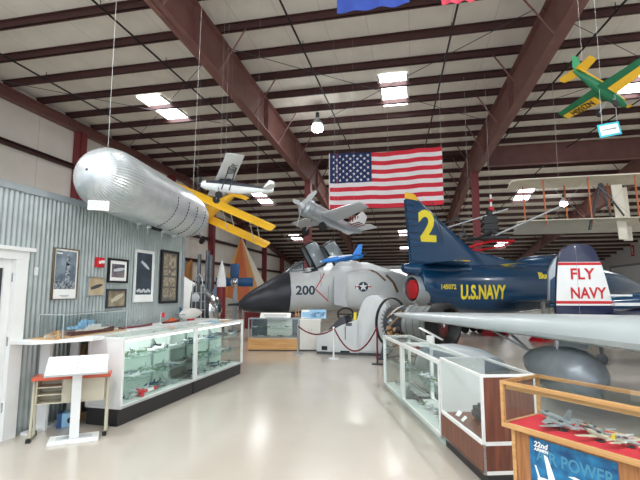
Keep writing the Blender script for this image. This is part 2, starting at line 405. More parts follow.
highbay((9.95,32.2,7.6), 'lit round high bay lamp seen below the upper wing of the biplane')
for (x, y) in [(-10.5,3.5),(-4.6,1.5),(2.5,6.0),(9.5,7.5),(-3.85,-3),(4,-3),(-11,-4),(11,-3),(16.5,12),(16.5,26)]:
    highbay((x, y, 8.5), 'round high bay lamp over the front aisle, out of the picture')
for (x, y, z) in [(-10.5,3.5,8.5),(-4.6,1.5,8.5),(2.5,6.0,8.5),(9.5,7.5,8.5),(-3.85,-3,8.5),(4,-3,8.5),(-11,-4,8.5),(11,-3,8.5),(16.5,12,8.5),(16.5,26,8.5),(-3.85,17.3,8.5),(9.95,32.2,7.6),(-3.9,28.6,8.5)]:
    L = bpy.data.lights.new('lamp_light', 'AREA'); L.shape = 'DISK'; L.size = .34; L.energy = LAMP_W*(.45 if y > 28 and x < 0 else 1); L.color = (.95,.99,1.0)
    o = bpy.data.objects.new('lamp_light', L); o.location = (x, y, z-.34); COL.objects.link(o)

# ------------------------------------------------------------------ corrugated inner room
cmx = mat('corrugated_zinc', (174,183,182), .38, .55, noise=.1, nscale=4)
XW = -4.4; TOPW = 2.78
b = MB(); pitch = .0667; vs = []; fs = []
def sheet(y0, y1, z0, z1):
    n = int((y1-y0)/pitch*8); vs = []; fs = []
    for i in range(n+1):
        y = y0+(y1-y0)*i/n; x = XW+.009*math.sin(2*PI*y/pitch)
        for z in (z0, z1): vs.append((x,y,z)); 
        for z in (z0, z1): vs.append((XW-.06,y,z))
    for i in range(n):
        a = i*4; c = a+4
        fs += [(a,c,c+1,a+1), (a+2,a+3,c+3,c+2), (a+1,c+1,c+3,a+3), (a,a+2,c+2,c)]
    fs += [(0,1,3,2),(4*n,4*n+2,4*n+3,4*n+1)]
    return MB().add(vs, fs)
struct(sheet(-4, 3.2, 0, TOPW).build('wall_inner', cmx, pivot=False))
struct(sheet(4.2, 7.78, 0, TOPW).build('wall_inner', cmx, pivot=False))
struct(sheet(3.2, 4.2, 2.03, TOPW).build('wall_inner', cmx, pivot=False))
b = MB(); b.bb((-9.5,7.7,0),(XW-.0,7.78,TOPW)); struct(b.build('wall_room_end', 'pale_grey', smooth=False))
b = MB(); b.bb((-9.5,-4,TOPW),(XW+.03,7.8,TOPW+.03)); struct(b.build('ceiling_room', 'alu', smooth=False))
b = MB(); b.bb((XW+.005,-4,TOPW-.05),(XW+.03,7.8,TOPW+.03)); struct(b.build('trim_30', 'alu', smooth=False))
b = MB(); b.bb((XW,7.72,0),(XW+.025,7.8,TOPW-.05)); struct(b.build('trim_31', 'alu', smooth=False))
# door in the corrugated wall
b = MB(); b.bb((XW-.05,4.08,0),(XW+.05,4.24,1.95)); b.bb((XW-.05,3.1,0),(XW+.05,3.22,1.95)); b.bb((XW-.05,3.1,1.951),(XW+.052,4.245,2.049)); b.bb((XW-.05,3.05,2.05),(XW+.09,4.3,2.09)); struct(b.build('trim_32', 'white_paint', smooth=False))
b = MB(); b.bb((XW-.04,3.98,0),(XW,4.08,1.95)); b.bb((XW-.04,3.22,0),(XW,3.34,1.95)); b.bb((XW-.04,3.34,0),(XW,3.98,.25)); b.bb((XW-.04,3.34,1.85),(XW,3.98,1.95)); d = struct(b.build('door_2', 'white_paint', smooth=False, pivot=False))
b = MB(); b.bb((XW-.025,3.34,.25),(XW-.015,3.98,1.85)); b.build('pane', mat('dark_pane', (52,60,62), .1), d, smooth=False)
b = MB()
for z in (.3, 1.0, 1.7): b.tube((XW+.012,4.085,z),(XW+.012,4.085,z+.1), .012)
b.build('hinge', 'chrome', d)
b = MB(); b.bb((XW+.01,4.36,1.78),(XW+.035,4.4,1.88)); tag(b.build('door_sensor', 'white_paint', smooth=False, bevel=.004), 'small white sensor on the corrugated wall beside the door', 'sensor')
b = MB(); b.bb((XW+.0,5.36,1.93),(XW+.06,5.5,2.07)); ta = b.build('fire_alarm', 'red', smooth=False, bevel=.006); tag(ta, 'red fire alarm strobe on the corrugated wall', 'alarm')
b = MB(); b.bb((.03,.0,.06),(.045,.05,.1)); b.lathe((.03,-.03,.07),(1,0,0),[(0,.022),(.012,.02)]); b.build('strobe_lens', 'white_paint', ta, smooth=False)
# ================================================================== LEFT WALL PICTURES
def picture(name, lab, y0, y1, z0, z1, frame_m, mount_m, art, fw=.02, mw=0.0, bottom=0.0, depth=.03):
    t = thing(name, lab, 'picture', (XW+.012, (y0+y1)/2, z0)); w = y1-y0; h = z1-z0; x = depth
    b = MB()
    b.bb((0,-w/2,0),(x,-w/2+fw,h)); b.bb((0,w/2-fw,0),(x,w/2,h)); b.bb((0,-w/2+fw,0),(x,w/2-fw,fw)); b.bb((0,-w/2+fw,h-fw),(x,w/2-fw,h)); b.build('frame', frame_m, t, smooth=False)
    b = MB(); b.bb((0,-w/2+fw,fw),(x*.5,w/2-fw,h-fw)); b.build('mount', mount_m, t, smooth=False)
    a0, a1, c0, c1 = -w/2+fw+mw, w/2-fw-mw, fw+mw+bottom, h-fw-mw
    b = MB(); b.bb((x*.5,a0,c0),(x*.5+.002,a1,c1)); 
    p = b.build('print', art, t, smooth=False)
    return t, (a0, a1, c0, c1), x*.5+.0025, p
def art_mat(name, sky, low, scale=6, detail=6, split=.5):
    m = mat(name, sky, .5); nt = m.node_tree; b = nt.nodes['Principled BSDF']
    tc = nt.nodes.new('ShaderNodeTexCoord'); n = nt.nodes.new('ShaderNodeTexNoise'); n.inputs['Scale'].default_value = scale; n.inputs['Detail'].default_value = detail
    r = nt.nodes.new('ShaderNodeValToRGB'); r.color_ramp.elements[0].position = split-.15; r.color_ramp.elements[1].position = split+.15
    r.color_ramp.elements[0].color = rgb(*low); r.color_ramp.elements[1].color = rgb(*sky)
    nt.links.new(tc.outputs['Object'], n.inputs['Vector']); nt.links.new(n.outputs['Fac'], r.inputs['Fac']); nt.links.new(r.outputs['Color'], b.inputs['Base Color'])
    return m
def poly_yz(x, pts, name, m, t):   # thin raised printed shape
    b = MB(); b.prism([(x,p[0],p[1]) for p in pts], (.001,0,0)); return b.build(name, m, t, smooth=False)
# city poster with a skyscraper
t, (a0,a1,c0,c1), x, pr = picture('city_poster', 'tall grey skyscraper poster in a thin wooden frame, leftmost on the corrugated wall', 4.62, 5.03, 1.49, 2.14, wood('thin_frame',(120,104,84),(90,74,56),'Z',8), 'paper', art_mat('cloudy_sky',(150,164,174),(92,106,118),5), .012, .022, .1)
b = MB(); yc = .03
for (w, za, zb) in ((.036,c0,c0+.33),(.026,c0+.3,c0+.4),(.016,c0+.4,c0+.45),(.004,c0+.45,c0+.5)): b.bb((x,yc-w,za),(x+.001,yc+w,zb))
pts = random.Random(3)
yy_ = a0
while yy_ < a1-.02:
    w = pts.uniform(.015,.035); h = pts.uniform(.04,.16); b.bb((x+.001,yy_,c0),(x+.002,min(yy_+w,a1),c0+h)); yy_ += w*.9
b.build('skyline', art_mat('skyline_print',(176,186,192),(30,36,44),34,3), t, smooth=False)
b = MB(); b.bb((x,a0+.01,c1-.04),(x+.001,a0+.1,c1-.025)); b.build('lettering', 'paper', t, smooth=False)
b = MB(); b.bb((x,-.08,.05),(x+.001,.08,.056)); b.bb((x,-.05,.035),(x+.001,.05,.04)); b.build('caption', 'grey', t, smooth=False)
def cigar(x, c, L, h, ang, name, m, t, fins=True):
    ca, sa = math.cos(ang), math.sin(ang); pts = [(L/2*math.cos(a), h/2*math.sin(a)) for a in [2*PI*k/20 for k in range(20)]]
    poly_yz(x, [(c[0]+p*ca-q*sa, c[1]+p*sa+q*ca) for p, q in pts], name, m, t)
    if fins:
        b = MB(); f = [(-L*.3,0),(-L*.5,h*.7),(-L*.42,0),(-L*.5,-h*.7)]
        b.prism([(x+.001, c[0]+p*ca-q*sa, c[1]+p*sa+q*ca) for p, q in f], (.001,0,0)); b.build('fin_print', m, t, smooth=False)
sep = art_mat('sepia_print', (206,188,156), (170,150,120), 5)
t, r, x, p = picture('airship_picture', 'small sepia airship picture in a thin silver frame, left of the two black-framed ones', 5.22, 5.56, 1.53, 1.8, 'silver', sep, sep, .014, 0)
cigar(x, (.01,.13), .24, .05, .25, 'airship_print', 'dark_grey', t)
t, r, x, p = picture('airship_picture', 'black-framed airship picture with white mount, hung above the dark sepia one', 5.62, 6.07, 1.72, 2.08, 'black', 'paper', art_mat('pink_sky', (150,138,140),(84,80,92),6), .03, .05)
cigar(x, (.02,.2), .26, .05, .15, 'airship_print', 'pale_grey', t)
t, r, x, p = picture('airship_picture', 'dark-framed sepia airship picture hung lowest, under the white-mounted one', 5.62, 6.05, 1.35, 1.63, 'dark_grey', sep, art_mat('sepia_dark',(170,156,128),(116,104,84),6), .025, 0)
cigar(x, (.02,.15), .3, .07, .35, 'airship_print', 'beige_metal', t)
t, r, x, p = picture('airship_poster', 'tall white-bordered poster of a silver airship in a dark blue sky above clouds', 6.24, 6.76, 1.42, 2.27, 'white_paint', 'paper', art_mat('night_sky', (66,84,98),(52,58,68),3), .02, .03, .07)
cigar(x, (.02,.6), .26, .055, -.5, 'airship_print', 'pale_grey', t)
poly_yz(x, [(-.05,.42),(.05,.5),(.12,.72),(.02,.78),(-.08,.62)], 'sky_glow', 'blue', t) if False else None
b = MB()
for k in range(9): b.ball((x, -.16+.04*k, .18+.015*math.sin(k*2)), .035, 8, (.03,1,.7))
b.build('cloud_print', 'pale_grey', t)
t, (a0,a1,c0,c1), x, p = picture('photo_collage', 'large dark-framed collage of sepia photographs, last on the corrugated wall by its corner', 6.98, 7.56, 1.38, 2.33, 'black', art_mat('collage_ground',(120,116,108),(80,78,76),8), art_mat('collage_ground2',(120,116,108),(84,80,78),8), .045, 0)
for k, (y0, y1, z0, z1) in enumerate([(-.2,.2,.63,.88),(-.2,.02,.5,.6),(.05,.2,.5,.6),(-.2,.2,.3,.46),(-.2,-.02,.1,.27),(.0,.2,.1,.27)]):
    b = MB(); b.bb((x,y0,z0),(x+.001,y1,z1)); b.build('photograph', art_mat('collage_photo%d' % k,(186,172,146),(90,82,72),12+k*3,5), t, smooth=False)

# ================================================================== MODEL AEROPLANES
def model(t, sc=1.0, fus=None, wing=None, tail=None, fin=None, m_f='jet_white', m_w='jet_white', m_t=None, m_fin=None, prop=None, m_prop='dark_grey', gear=None, canopy=None, m_can='dark_grey', m_nose=None, tips=None, eng=None, struts=None, wing2=None, stand=None):
    """parts of a small aeroplane, nose along +X"""
    fs = [(x*sc, z*sc, w*sc, h*sc) for x, z, w, h in fus]
    b = MB(); b.fuse(fs, 14); b.build('fuselage', m_f, t)
    if m_nose:
        x0, z0, w0, h0 = fs[-1]; x1, z1, w1, h1 = fs[-2]
        b = MB(); b.fuse([(x1+(x0-x1)*.35, z1+(z0-z1)*.35, w1*.98+.001*sc, h1*.98+.001*sc), (x0, z0, w0*1.08+.001*sc, h0*1.08+.001*sc)], 14); b.build('nose_cap', m_nose, t)
    def W(le0, te0, le1, te1, t0, t1, name, m, up=(0,0,1)):
        for s in (-1, 1):
            f = lambda p: (p[0]*sc, p[1]*sc*s, p[2]*sc)
            b = MB(); b.wing(f(le0), f(te0), f(le1), f(te1), t0*sc, t1*sc, up); b.build(name, m, t)
    if wing: W(*wing, 'wing', m_w)
    if wing2: W(*wing2, 'lower_wing', m_w)
    if tail: W(*tail, 'tailplane', m_t or m_w)
    if fin:
        f = [Vector(p)*sc for p in fin[:4]]
        b = MB(); b.wing(f[0], f[1], f[2], f[3], fin[4]*sc, fin[4]*sc*.6, (0,1,0)); b.build('fin', m_fin or m_t or m_w, t)
    if canopy: b = MB(); x, z, l, w, h = [v*sc for v in canopy]; b.ball((x,0,z), 1, 12, (l,w,h)); b.build('canopy', m_can, t)
    if prop:
        x, z, r = [v*sc for v in prop[:3]]; nb = prop[3]
        b = MB(); b.lathe((x-.02*sc,0,z),(1,0,0),[(0,r*.16),(.03*sc,r*.14),(.07*sc,.002)],10)
        for k in range(nb):
            a = PI*2*k/nb+.5; d = Vector((0,math.cos(a),math.sin(a))); e = Vector((.012*sc,-math.sin(a)*.05*r*1.4,math.cos(a)*.05*r*1.4))
            c = Vector((x,0,z)); b.loft([[c+d*r*.1+e*.7, c+d*r*.1-e*.7, c+d*r*.1-e*.7+Vector((.006*sc,0,0)), c+d*r*.1+e*.7+Vector((.006*sc,0,0))],[c+d*r*.6+e*1.5, c+d*r*.6-e*1.5, c+d*r*.6-e*1.5+Vector((.006*sc,0,0)), c+d*r*.6+e*1.5+Vector((.006*sc,0,0))],[c+d*r+e*.6, c+d*r-e*.6, c+d*r-e*.6+Vector((.004*sc,0,0)), c+d*r+e*.6+Vector((.004*sc,0,0))]])
        b.build('propeller', m_prop, t)
    if gear:
        for (x, y, z, r) in gear:
            x, y, z, r = x*sc, y*sc, z*sc, r*sc
            b = MB(); b.tube((x, y*.45, z+r*2.6),(x,y,z), r*.16, n=6); g = b.build('landing_gear', 'grey', t)
            b = MB(); b.lathe((x,y-r*.22,z),(0,1,0),[(0,r*.6),(.06*r,r*.95),(.22*r,r),(.38*r,r*.95),(.44*r,r*.6)],14); b.build('wheel', 'rubber', g)
    if eng:
        for (x, y, z, l, r) in eng:
            for s in (-1, 1):
                b = MB(); b.lathe((x*sc, y*sc*s, z*sc),(1,0,0),[(0,r*sc*.5),(l*sc*.3,r*sc),(l*sc*.8,r*sc),(l*sc,r*sc*.6)],12); b.build('engine', m_f, t)
    if struts:
        b = MB()
        for (p, q) in struts:
            for s in (-1, 1): b.tube((p[0]*sc,p[1]*sc*s,p[2]*sc),(q[0]*sc,q[1]*sc*s,q[2]*sc), .008*sc, n=5)
        b.build('strut', m_prop if isinstance(m_prop, str) else 'grey', t)
    if stand:
        b = MB(); h = stand*sc; b.lathe((0,0,-h),(0,0,1),[(0,.12*sc),(.015*sc,.12*sc),(.02*sc,.01*sc),(h,.01*sc)],12); b.build('stand', 'black', t)
JETF = [(-.5,.0,.02,.03),(-.45,.0,.05,.055),(-.2,.0,.065,.065),(.1,.0,.062,.065),(.3,.0,.045,.05),(.45,-.01,.02,.022),(.5,-.01,.004,.004)]
PROPF = [(-.5,.03,.012,.03),(-.3,.02,.03,.045),(0,.01,.05,.07),(.25,0,.055,.065),(.42,0,.05,.055),(.46,0,.035,.04)]
def jet_args(): return dict(fus=JETF, wing=((.15,.04,-.02),(-.22,.04,-.02),(-.2,.42,-.02),(-.32,.42,-.02),.03,.012), tail=((-.34,.03,.01),(-.48,.03,.01),(-.47,.2,.01),(-.54,.2,.01),.014,.008), fin=((-.25,0,.04),(-.47,0,.04),(-.44,0,.26),(-.54,0,.26),.014), canopy=(.2,.05,.1,.03,.035))
def prop_args(): return dict(fus=PROPF, wing=((.24,.03,-.04),(.02,.03,-.04),(.17,.6,.0),(.05,.6,.0),.03,.012), tail=((-.36,.01,.04),(-.48,.01,.04),(-.4,.2,.04),(-.48,.2,.04),.012,.008), fin=((-.34,0,.05),(-.5,0,.05),(-.44,0,.2),(-.5,0,.2),.012), canopy=(.05,.07,.1,.035,.04), prop=(.47,0,.16,3))
def bomber_args(): return dict(fus=[(-.5,.03,.01,.03),(-.3,.02,.035,.045),(0,0,.05,.06),(.3,0,.05,.055),(.44,0,.035,.04),(.5,0,.01,.01)], wing=((.2,.03,0),(.0,.03,0),(.1,.72,.03),(.02,.72,.03),.03,.012), tail=((-.36,.01,.04),(-.48,.01,.04),(-.4,.26,.04),(-.48,.26,.04),.012,.008), fin=((-.32,0,.05),(-.5,0,.05),(-.46,0,.24),(-.5,0,.24),.012), eng=[(-.02,.2,-.01,.28,.035),(-.02,.42,.0,.26,.032)], canopy=(.34,.045,.06,.03,.025))
# tiny ones: a whole model in one mesh
def tiny(kind):
    b = MB(); 
    if kind == 'jet':
        b.fuse(JETF, 8)
        for s in (-1,1):
            b.wing((.15,.04*s,-.02),(-.22,.04*s,-.02),(-.2,.4*s,-.02),(-.32,.4*s,-.02),.03,.012,steps=1); b.wing((-.34,.03*s,.01),(-.48,.03*s,.01),(-.47,.2*s,.01),(-.54,.2*s,.01),.014,.008,steps=1)
        b.wing((-.25,0,.04),(-.47,0,.04),(-.44,0,.24),(-.54,0,.24),.014,.008,(0,1,0),steps=1); b.ball((.2,0,.05),1,8,(.1,.03,.035))
    elif kind == 'prop':
        b.fuse(PROPF, 8)
        for s in (-1,1):
            b.wing((.24,.03*s,-.04),(.02,.03*s,-.04),(.17,.6*s,0),(.05,.6*s,0),.03,.012,steps=1); b.wing((-.36,.01*s,.04),(-.48,.01*s,.04),(-.4,.2*s,.04),(-.48,.2*s,.04),.012,.008,steps=1)
        b.wing((-.34,0,.05),(-.5,0,.05),(-.44,0,.2),(-.5,0,.2),.012,.008,(0,1,0),steps=1); b.bb((.47,-.012,-.15),(.48,.012,.15)); b.bb((.47,-.15,-.012),(.48,.15,.012)); b.ball((.05,0,.07),1,8,(.1,.03,.035))
    else:
        a = bomber_args(); b.fuse(a['fus'], 8)
        for s in (-1,1):
            b.wing((.2,.03*s,0),(0,.03*s,0),(.1,.72*s,.03),(.02,.72*s,.03),.03,.012,steps=1); b.wing((-.36,.01*s,.04),(-.48,.01*s,.04),(-.4,.26*s,.04),(-.48,.26*s,.04),.012,.008,steps=1)
            for (x,y) in ((-.02,.2),(-.02,.42)): b.lathe((x,y*s,0),(1,0,0),[(0,.015),(.1,.034),(.26,.03)],8)
        b.wing((-.32,0,.05),(-.5,0,.05),(-.46,0,.24),(-.5,0,.24),.012,.008,(0,1,0),steps=1)
    # little stand so that the model rests on its shelf
    b.bb((-.012,-.012,-.16),(.012,.012,0)); b.bb((-.1,-.1,-.17),(.1,.1,-.15))
    return b
TM = {}
def tiny_model(kind, m, loc, rz, sc, lab, group, cat='model plane'):
    key = (kind, m)
    if key not in TM: TM[key] = tiny(kind).mesh('model', m)
    o = bpy.data.objects.new('model_'+{'jet':'jet','prop':'fighter','bomber':'bomber'}[kind], TM[key]); COL.objects.link(o)
    o.location = (loc[0], loc[1], loc[2]+.171*sc); o.rotation_euler = (0,0,rz); o.scale = (sc,)*3
    return tag(o, lab, cat, group)

# ================================================================== DISPLAY CASES
def quadcase(name, lab, P, ang, L, D, H, kick, frame, base_m, kick_m, shelves, end_m=None, base_h=0.0, top='glass', fw=.035, kick_in=.04, back_m=None, group=None, mullion=True, posts=True):
    """local: x along the aisle front (0..L), y depth (0..D) away from the aisle"""
    t = thing(name, lab, 'display case', (P[0],P[1],0), ang, group)
    b = MB(); b.bb((.01,kick_in,0),(L-.01,D-.02,kick)); b.build('kick_board', kick_m, t, smooth=False)
    b = MB(); b.bb((0,0,kick),(L,D,kick+.03 if not base_h else kick+base_h)); b.build('base', base_m, t, smooth=False)
    z0 = kick+(base_h or .03)
    b = MB()
    for (x, y) in ((0,0),(L-fw,0),(0,D-fw),(L-fw,D-fw)): b.bb((x,y,kick),(x+fw,y+fw,H))
    for y in (0, D-fw):
        b.bb((fw,y,H-fw),(L-fw,y+fw,H)); b.bb((fw,y,kick),(L-fw,y+fw,kick+fw))
        if base_h: b.bb((fw,y-.003,z0-.01),(L-fw,y+fw,z0+.02))
    for x in (0, L-fw):
        b.bb((x,fw,H-fw),(x+fw,D-fw,H)); b.bb((x-.002,fw,kick),(x+fw+.002,D-fw,kick+.03))
        if base_h: b.bb((x-.004,fw,z0-.01),(x+fw+.004,D-fw,z0+.02))
    b.build('frame', frame, t, smooth=False)
    b = MB(); b.bb((fw,.008,z0),(L-fw,.013,H-fw)); b.build('front_pane', 'glass', t, smooth=False)
    b = MB(); b.bb((.01,.01,H-.012),(L-.01,D-.01,H+.001)); b.build('top_pane', 'glass', t, smooth=False)
    if back_m:
        b = MB(); b.bb((fw,D-.02,z0),(L-fw,D-.01,H-fw)); b.build('back_panel', back_m, t, smooth=False)
    for x, m_ in ((0, end_m and end_m[0]), (L, end_m and end_m[1])):
        b = MB(); s = 1 if x == 0 else -1
        xa, xb = sorted((x+s*.008, x+s*.014)) if m_ in (None, 'glass') else sorted((x+s*.004, x+s*.02))
        b.bb((xa,fw,z0),(xb,D-fw,H-fw)); b.build('end_pane' if m_ in (None,'glass') else 'end_panel', m_ or 'glass', t, smooth=False)
        if m_ not in (None,'glass') and base_h:
            b = MB(); xa, xb = sorted((x+s*-.001, x+s*.01)); b.bb((xa,fw,kick+.03),(xb,D-fw,z0-.01)); b.build('end_panel', m_, t, smooth=False)
    for z in shelves:
        b = MB(); b.bb((fw+.01,.05,z-.006),(L-fw-.01,D-.04,z)); b.build('shelf', 'glass_edge', t, smooth=False)
    return t
def put(t_loc, ang, p):
    ca, sa = math.cos(ang), math.sin(ang); return (t_loc[0]+p[0]*ca-p[1]*sa, t_loc[1]+p[0]*sa+p[1]*ca, p[2])
# ---- left pair : front faces +X (the aisle); local x runs along +Y, depth goes to -X
AL = PI/2-.035
c1 = (-3.46, 4.79); H1 = 1.04
LL = 1.72; D1 = .5
t = quadcase('display_case', 'white display case with black base and lit glass shelves of models, nearest on the left', c1, AL, LL, D1, H1, .2, 'white_paint', 'white_paint', 'case_black', (.48,.76), ('white_paint','glass'), back_m='case_back')
c2 = put(c1, AL, (LL+.01,0,0))[:2]
t2 = quadcase('display_case', 'white display case with black base and lit glass shelves, farther one on the left', c2, AL, LL+.05, D1, H1, .2, 'white_paint', 'white_paint', 'case_black', (.48,.76), ('glass','glass'), back_m='case_back')
for tt, L in ((t, LL), (t2, LL+.05)):
    b = MB(); b.tube((.06,.05,H1-.06),(L-.06,.05,H1-.06),.012); b.build('tube_light', 'tube_light', tt)
    b = MB()
    for x in (.45, 1.25):
        b.bb((x,D1-.05,.23),(x+.02,D1-.03,H1-.04))
    b.build('shelf_rail', 'alu', tt, smooth=False)
    Lg = bpy.data.lights.new('case_light', 'AREA'); Lg.shape = 'RECTANGLE'; Lg.size = L-.15; Lg.size_y = .03; Lg.energy = 3.2; Lg.color = (.93,1,.98)
    o = bpy.data.objects.new('case_light', Lg); p = put(tt.location, AL, (L/2,.07,H1-.075)); o.location = p; o.rotation_euler = (0,math.radians(-25),0); o.rotation_euler = (math.radians(35),0,AL); COL.objects.link(o)
rr = random.Random(11)
kinds = ['jet','prop','bomber']; cols = ['pale_grey','grey','dull_green','jet_white','silver','dark_grey','navy']
cn = {'pale_grey':'pale grey','grey':'mid grey','dull_green':'olive green','jet_white':'white','silver':'silver','dark_grey':'dark grey','navy':'navy blue'}
kn = {'jet':'jet','prop':'fighter','bomber':'bomber'}
seq = ['first','second','third','fourth','fifth','sixth','seventh','eighth','ninth']
for ci, (cc, who) in enumerate(((c1,'nearest left case'),(c2,'farther left case'))):
    for z, sh in ((.235,'bottom deck'),(.481,'middle shelf'),(.761,'top shelf')):
        for row, dy in (('front', .17), ('back', .34)):
            x = .15 if row == 'front' else .22; k = 0
            while x < LL-.12:
                kd = rr.choice(kinds); cl = rr.choice(cols); sc = rr.uniform(.2,.26)*(.72 if kd == 'bomber' else .88 if kd == 'prop' else 1)
                tiny_model(kd, cl, put(cc, AL, (x,dy+rr.uniform(-.02,.02),z)), rr.uniform(-.4,.4)-PI/2+rr.choice((0,.9,-.7)), sc, '%s model %s, %s in the %s row, %s, %s' % (cn[cl], kn[kd], seq[k], row, sh, who), 'model planes in the %s' % who)
                x += .2; k += 1
# long red and white float-like rocket model in the near case
def rocket(loc, rz, L, lab):
    t = thing('model_rocket', lab, 'model rocket', loc, rz)
    b = MB(); b.lathe((-L/2,0,.05),(1,0,0),[(0,.022),(L*.75,.022),(L*.9,.012),(L,.002)],12); b.build('body', 'glove_red', t)
    b = MB(); b.lathe((-L*.15,0,.05),(1,0,0),[(0,.023),(L*.3,.023)],12); b.build('band', 'white_paint', t)
    b = MB()
    for a in range(4):
        u = Vector((0,math.cos(a*PI/2+.78),math.sin(a*PI/2+.78))); c = Vector((-L/2,0,.05)); b.prism([c+u*.02,c+u*.07+Vector((-.02,0,0)),c+u*.07+Vector((.02,0,0)),c+u*.02+Vector((.09,0,0))], (.0,.003,.003))
    b.build('fin', 'glove_red', t)
rocket(put(c1, AL, (.7,.1,.233)), AL, .42, 'red and white finned rocket model lying on the bottom deck of the nearest left case')

# ---- white counter plank behind the left cases, on white legs
t = thing('counter_shelf', 'long white counter plank running along the corrugated wall behind the display cases', 'shelf', (-4.1,4.2,0))
b = MB(); b.prism([(-.27,-.12,1.02),(.03,-.11,1.02),(.4,.36,1.02),(.4,.56,1.02),(.14,.6,1.02),(.2,4.1,1.02),(-.27,4.1,1.02)], (0,0,.035)); b.build('plank', 'white_paint', t, smooth=False)
for (x, y, h) in ((-.24,.32,.12),(-.18,.72,.1),(-.2,3.7,.1)):
    b = MB(); b.bb((x-.02,y-.02,0),(x+h,y+.015,1.02)); b.build('leg', 'white_paint', t, smooth=False)
b = MB(); b.bb((-.25,.1,.0),(-.15,.8,.03)); b.build('foot_rail', 'white_paint', t, smooth=False)
t = thing('wooden_rack', 'brown wooden rack standing behind the desk under the counter', 'rack', (-4.3,5.1,0))
for yy in (0,.42):
    b = MB(); b.bb((-.03,yy,0),(.03,yy+.05,.9)); b.build('upright', 'tan', t, smooth=False)
b = MB(); b.bb((-.02,.05,.45),(.02,.42,.5)); b.build('rail', 'tan', t, smooth=False)

# ---- school desk with orange top, turned to the aisle
A = math.radians(33)
t = thing('school_desk', 'small beige metal desk with an orange top and open cubby, beside the display case', 'desk', (-4.09,4.13,0), A)
Wd = .78; Dd = .24; Hd = .66
b = MB(); b.bb((0,0,Hd-.035),(Wd,Dd,Hd)); b.build('tabletop', 'orange_top', t, smooth=False, bevel=.006)
b = MB()
b.bb((.05,.02,Hd-.29),(Wd-.06,Dd-.03,Hd-.28)); b.bb((.05,.02,Hd-.28),(.06,Dd-.03,Hd-.035)); b.bb((Wd-.07,.02,Hd-.28),(Wd-.06,Dd-.03,Hd-.035)); b.bb((.06,Dd-.04,Hd-.28),(Wd-.07,Dd-.03,Hd-.035)); b.bb((.30,.02,Hd-.28),(Wd-.07,.03,Hd-.035)); b.bb((.295,.02,Hd-.28),(.305,Dd-.04,Hd-.035))
b.build('cubby', 'beige_metal', t, smooth=False)
for z in (Hd-.2, Hd-.12):
    b = MB(); b.bb((.06,.025,z),(.295,Dd-.04,z+.012)); b.build('shelf', 'beige_metal', t, smooth=False)
for x in (.0, Wd-.05):
    b = MB(); b.tube((x+.02,.08,Hd-.035),(x+.02,.03,.035),.014); b.tube((x+.02,Dd-.08,Hd-.035),(x+.02,Dd-.03,.035),.014); b.box((x+.02,Dd/2-.02,.025),(.035,Dd+.06,.03)); b.build('leg', 'beige_metal', t)
    for y in (-.04, Dd-.01): b = MB(); b.box((x+.02,y,.02),(.04,.05,.04)); b.build('foot_cap', 'black', t, smooth=False)
# toolbox-like blue device and wood offcuts on the floor under desk
t = thing('blue_device', 'small blue and white machine on the floor behind the desk', 'machine', (-4.1,4.72,0), A)
b = MB(); b.bb((-.1,-.08,0),(.1,.08,.16)); b.build('body', 'sky_blue', t, smooth=False, bevel=.01)
b = MB(); b.bb((-.11,-.085,.0),(-.06,.085,.165)); b.build('side', 'blue', t, smooth=False)
b = MB(); b.lathe((.03,-.08,.08),(0,-1,0),[(0,.035),(.02,.03)],14); b.build('dial', 'black', t)
b = MB(); b.box((-4.13,5.05,.035),(.36,.03,.07),1.3); tag(b.build('wooden_plank', 'tan', smooth=False), 'brown plank lying across the floor behind the desk', 'plank'); 

# ---- white reading stand with an open binder
A2 = math.atan2(4.29-4.03, -3.38+3.73)
t = thing('reading_stand', 'white pedestal reading stand on a flat base in front of the desk', 'stand', (-3.645,4.29,0), A2)
b = MB(); b.bb((-.24,-.13,0),(.24,.13,.03)); b.build('base', 'white_paint', t, smooth=False, bevel=.006)
b = MB(); b.bb((-.17,-.06,.028),(.17,.06,.034)); b.build('base_plate', 'pale_grey', t, smooth=False)
b = MB(); b.prism([(-.045,-.03,.03),(.045,-.03,.03),(.045,-.06,.76),(-.045,-.06,.76)], (0,.03,0)); b.build('pole', 'white_paint', t, smooth=False)
R = Matrix.Rotation(math.radians(27), 3, 'X')
b = MB(); b.box((0,-.04,.79),(.6,.33,.02), R=R); 
b.build('top_board', 'pale_grey', t, smooth=False, bevel=.004)
t = thing('open_binder', 'open white binder lying on the pedestal reading stand', 'book', (-3.645,4.29,0), A2)
for s in (-1, 1):
    b = MB(); b.box(Vector((0,-.04,.79))+R@Vector((s*.146,.0,.016)),(.285,.32,.008), R=R); b.build('page', 'paper', t, smooth=False)
b = MB(); 
for yy in (-.08, 0, .08): b.path([Vector((0,-.04,.79))+R@Vector((.012*math.cos(a),yy,.014+.02*math.sin(a))) for a in [PI*k/6 for k in range(7)]], .002, 5)
b.build('ring', 'chrome', t)

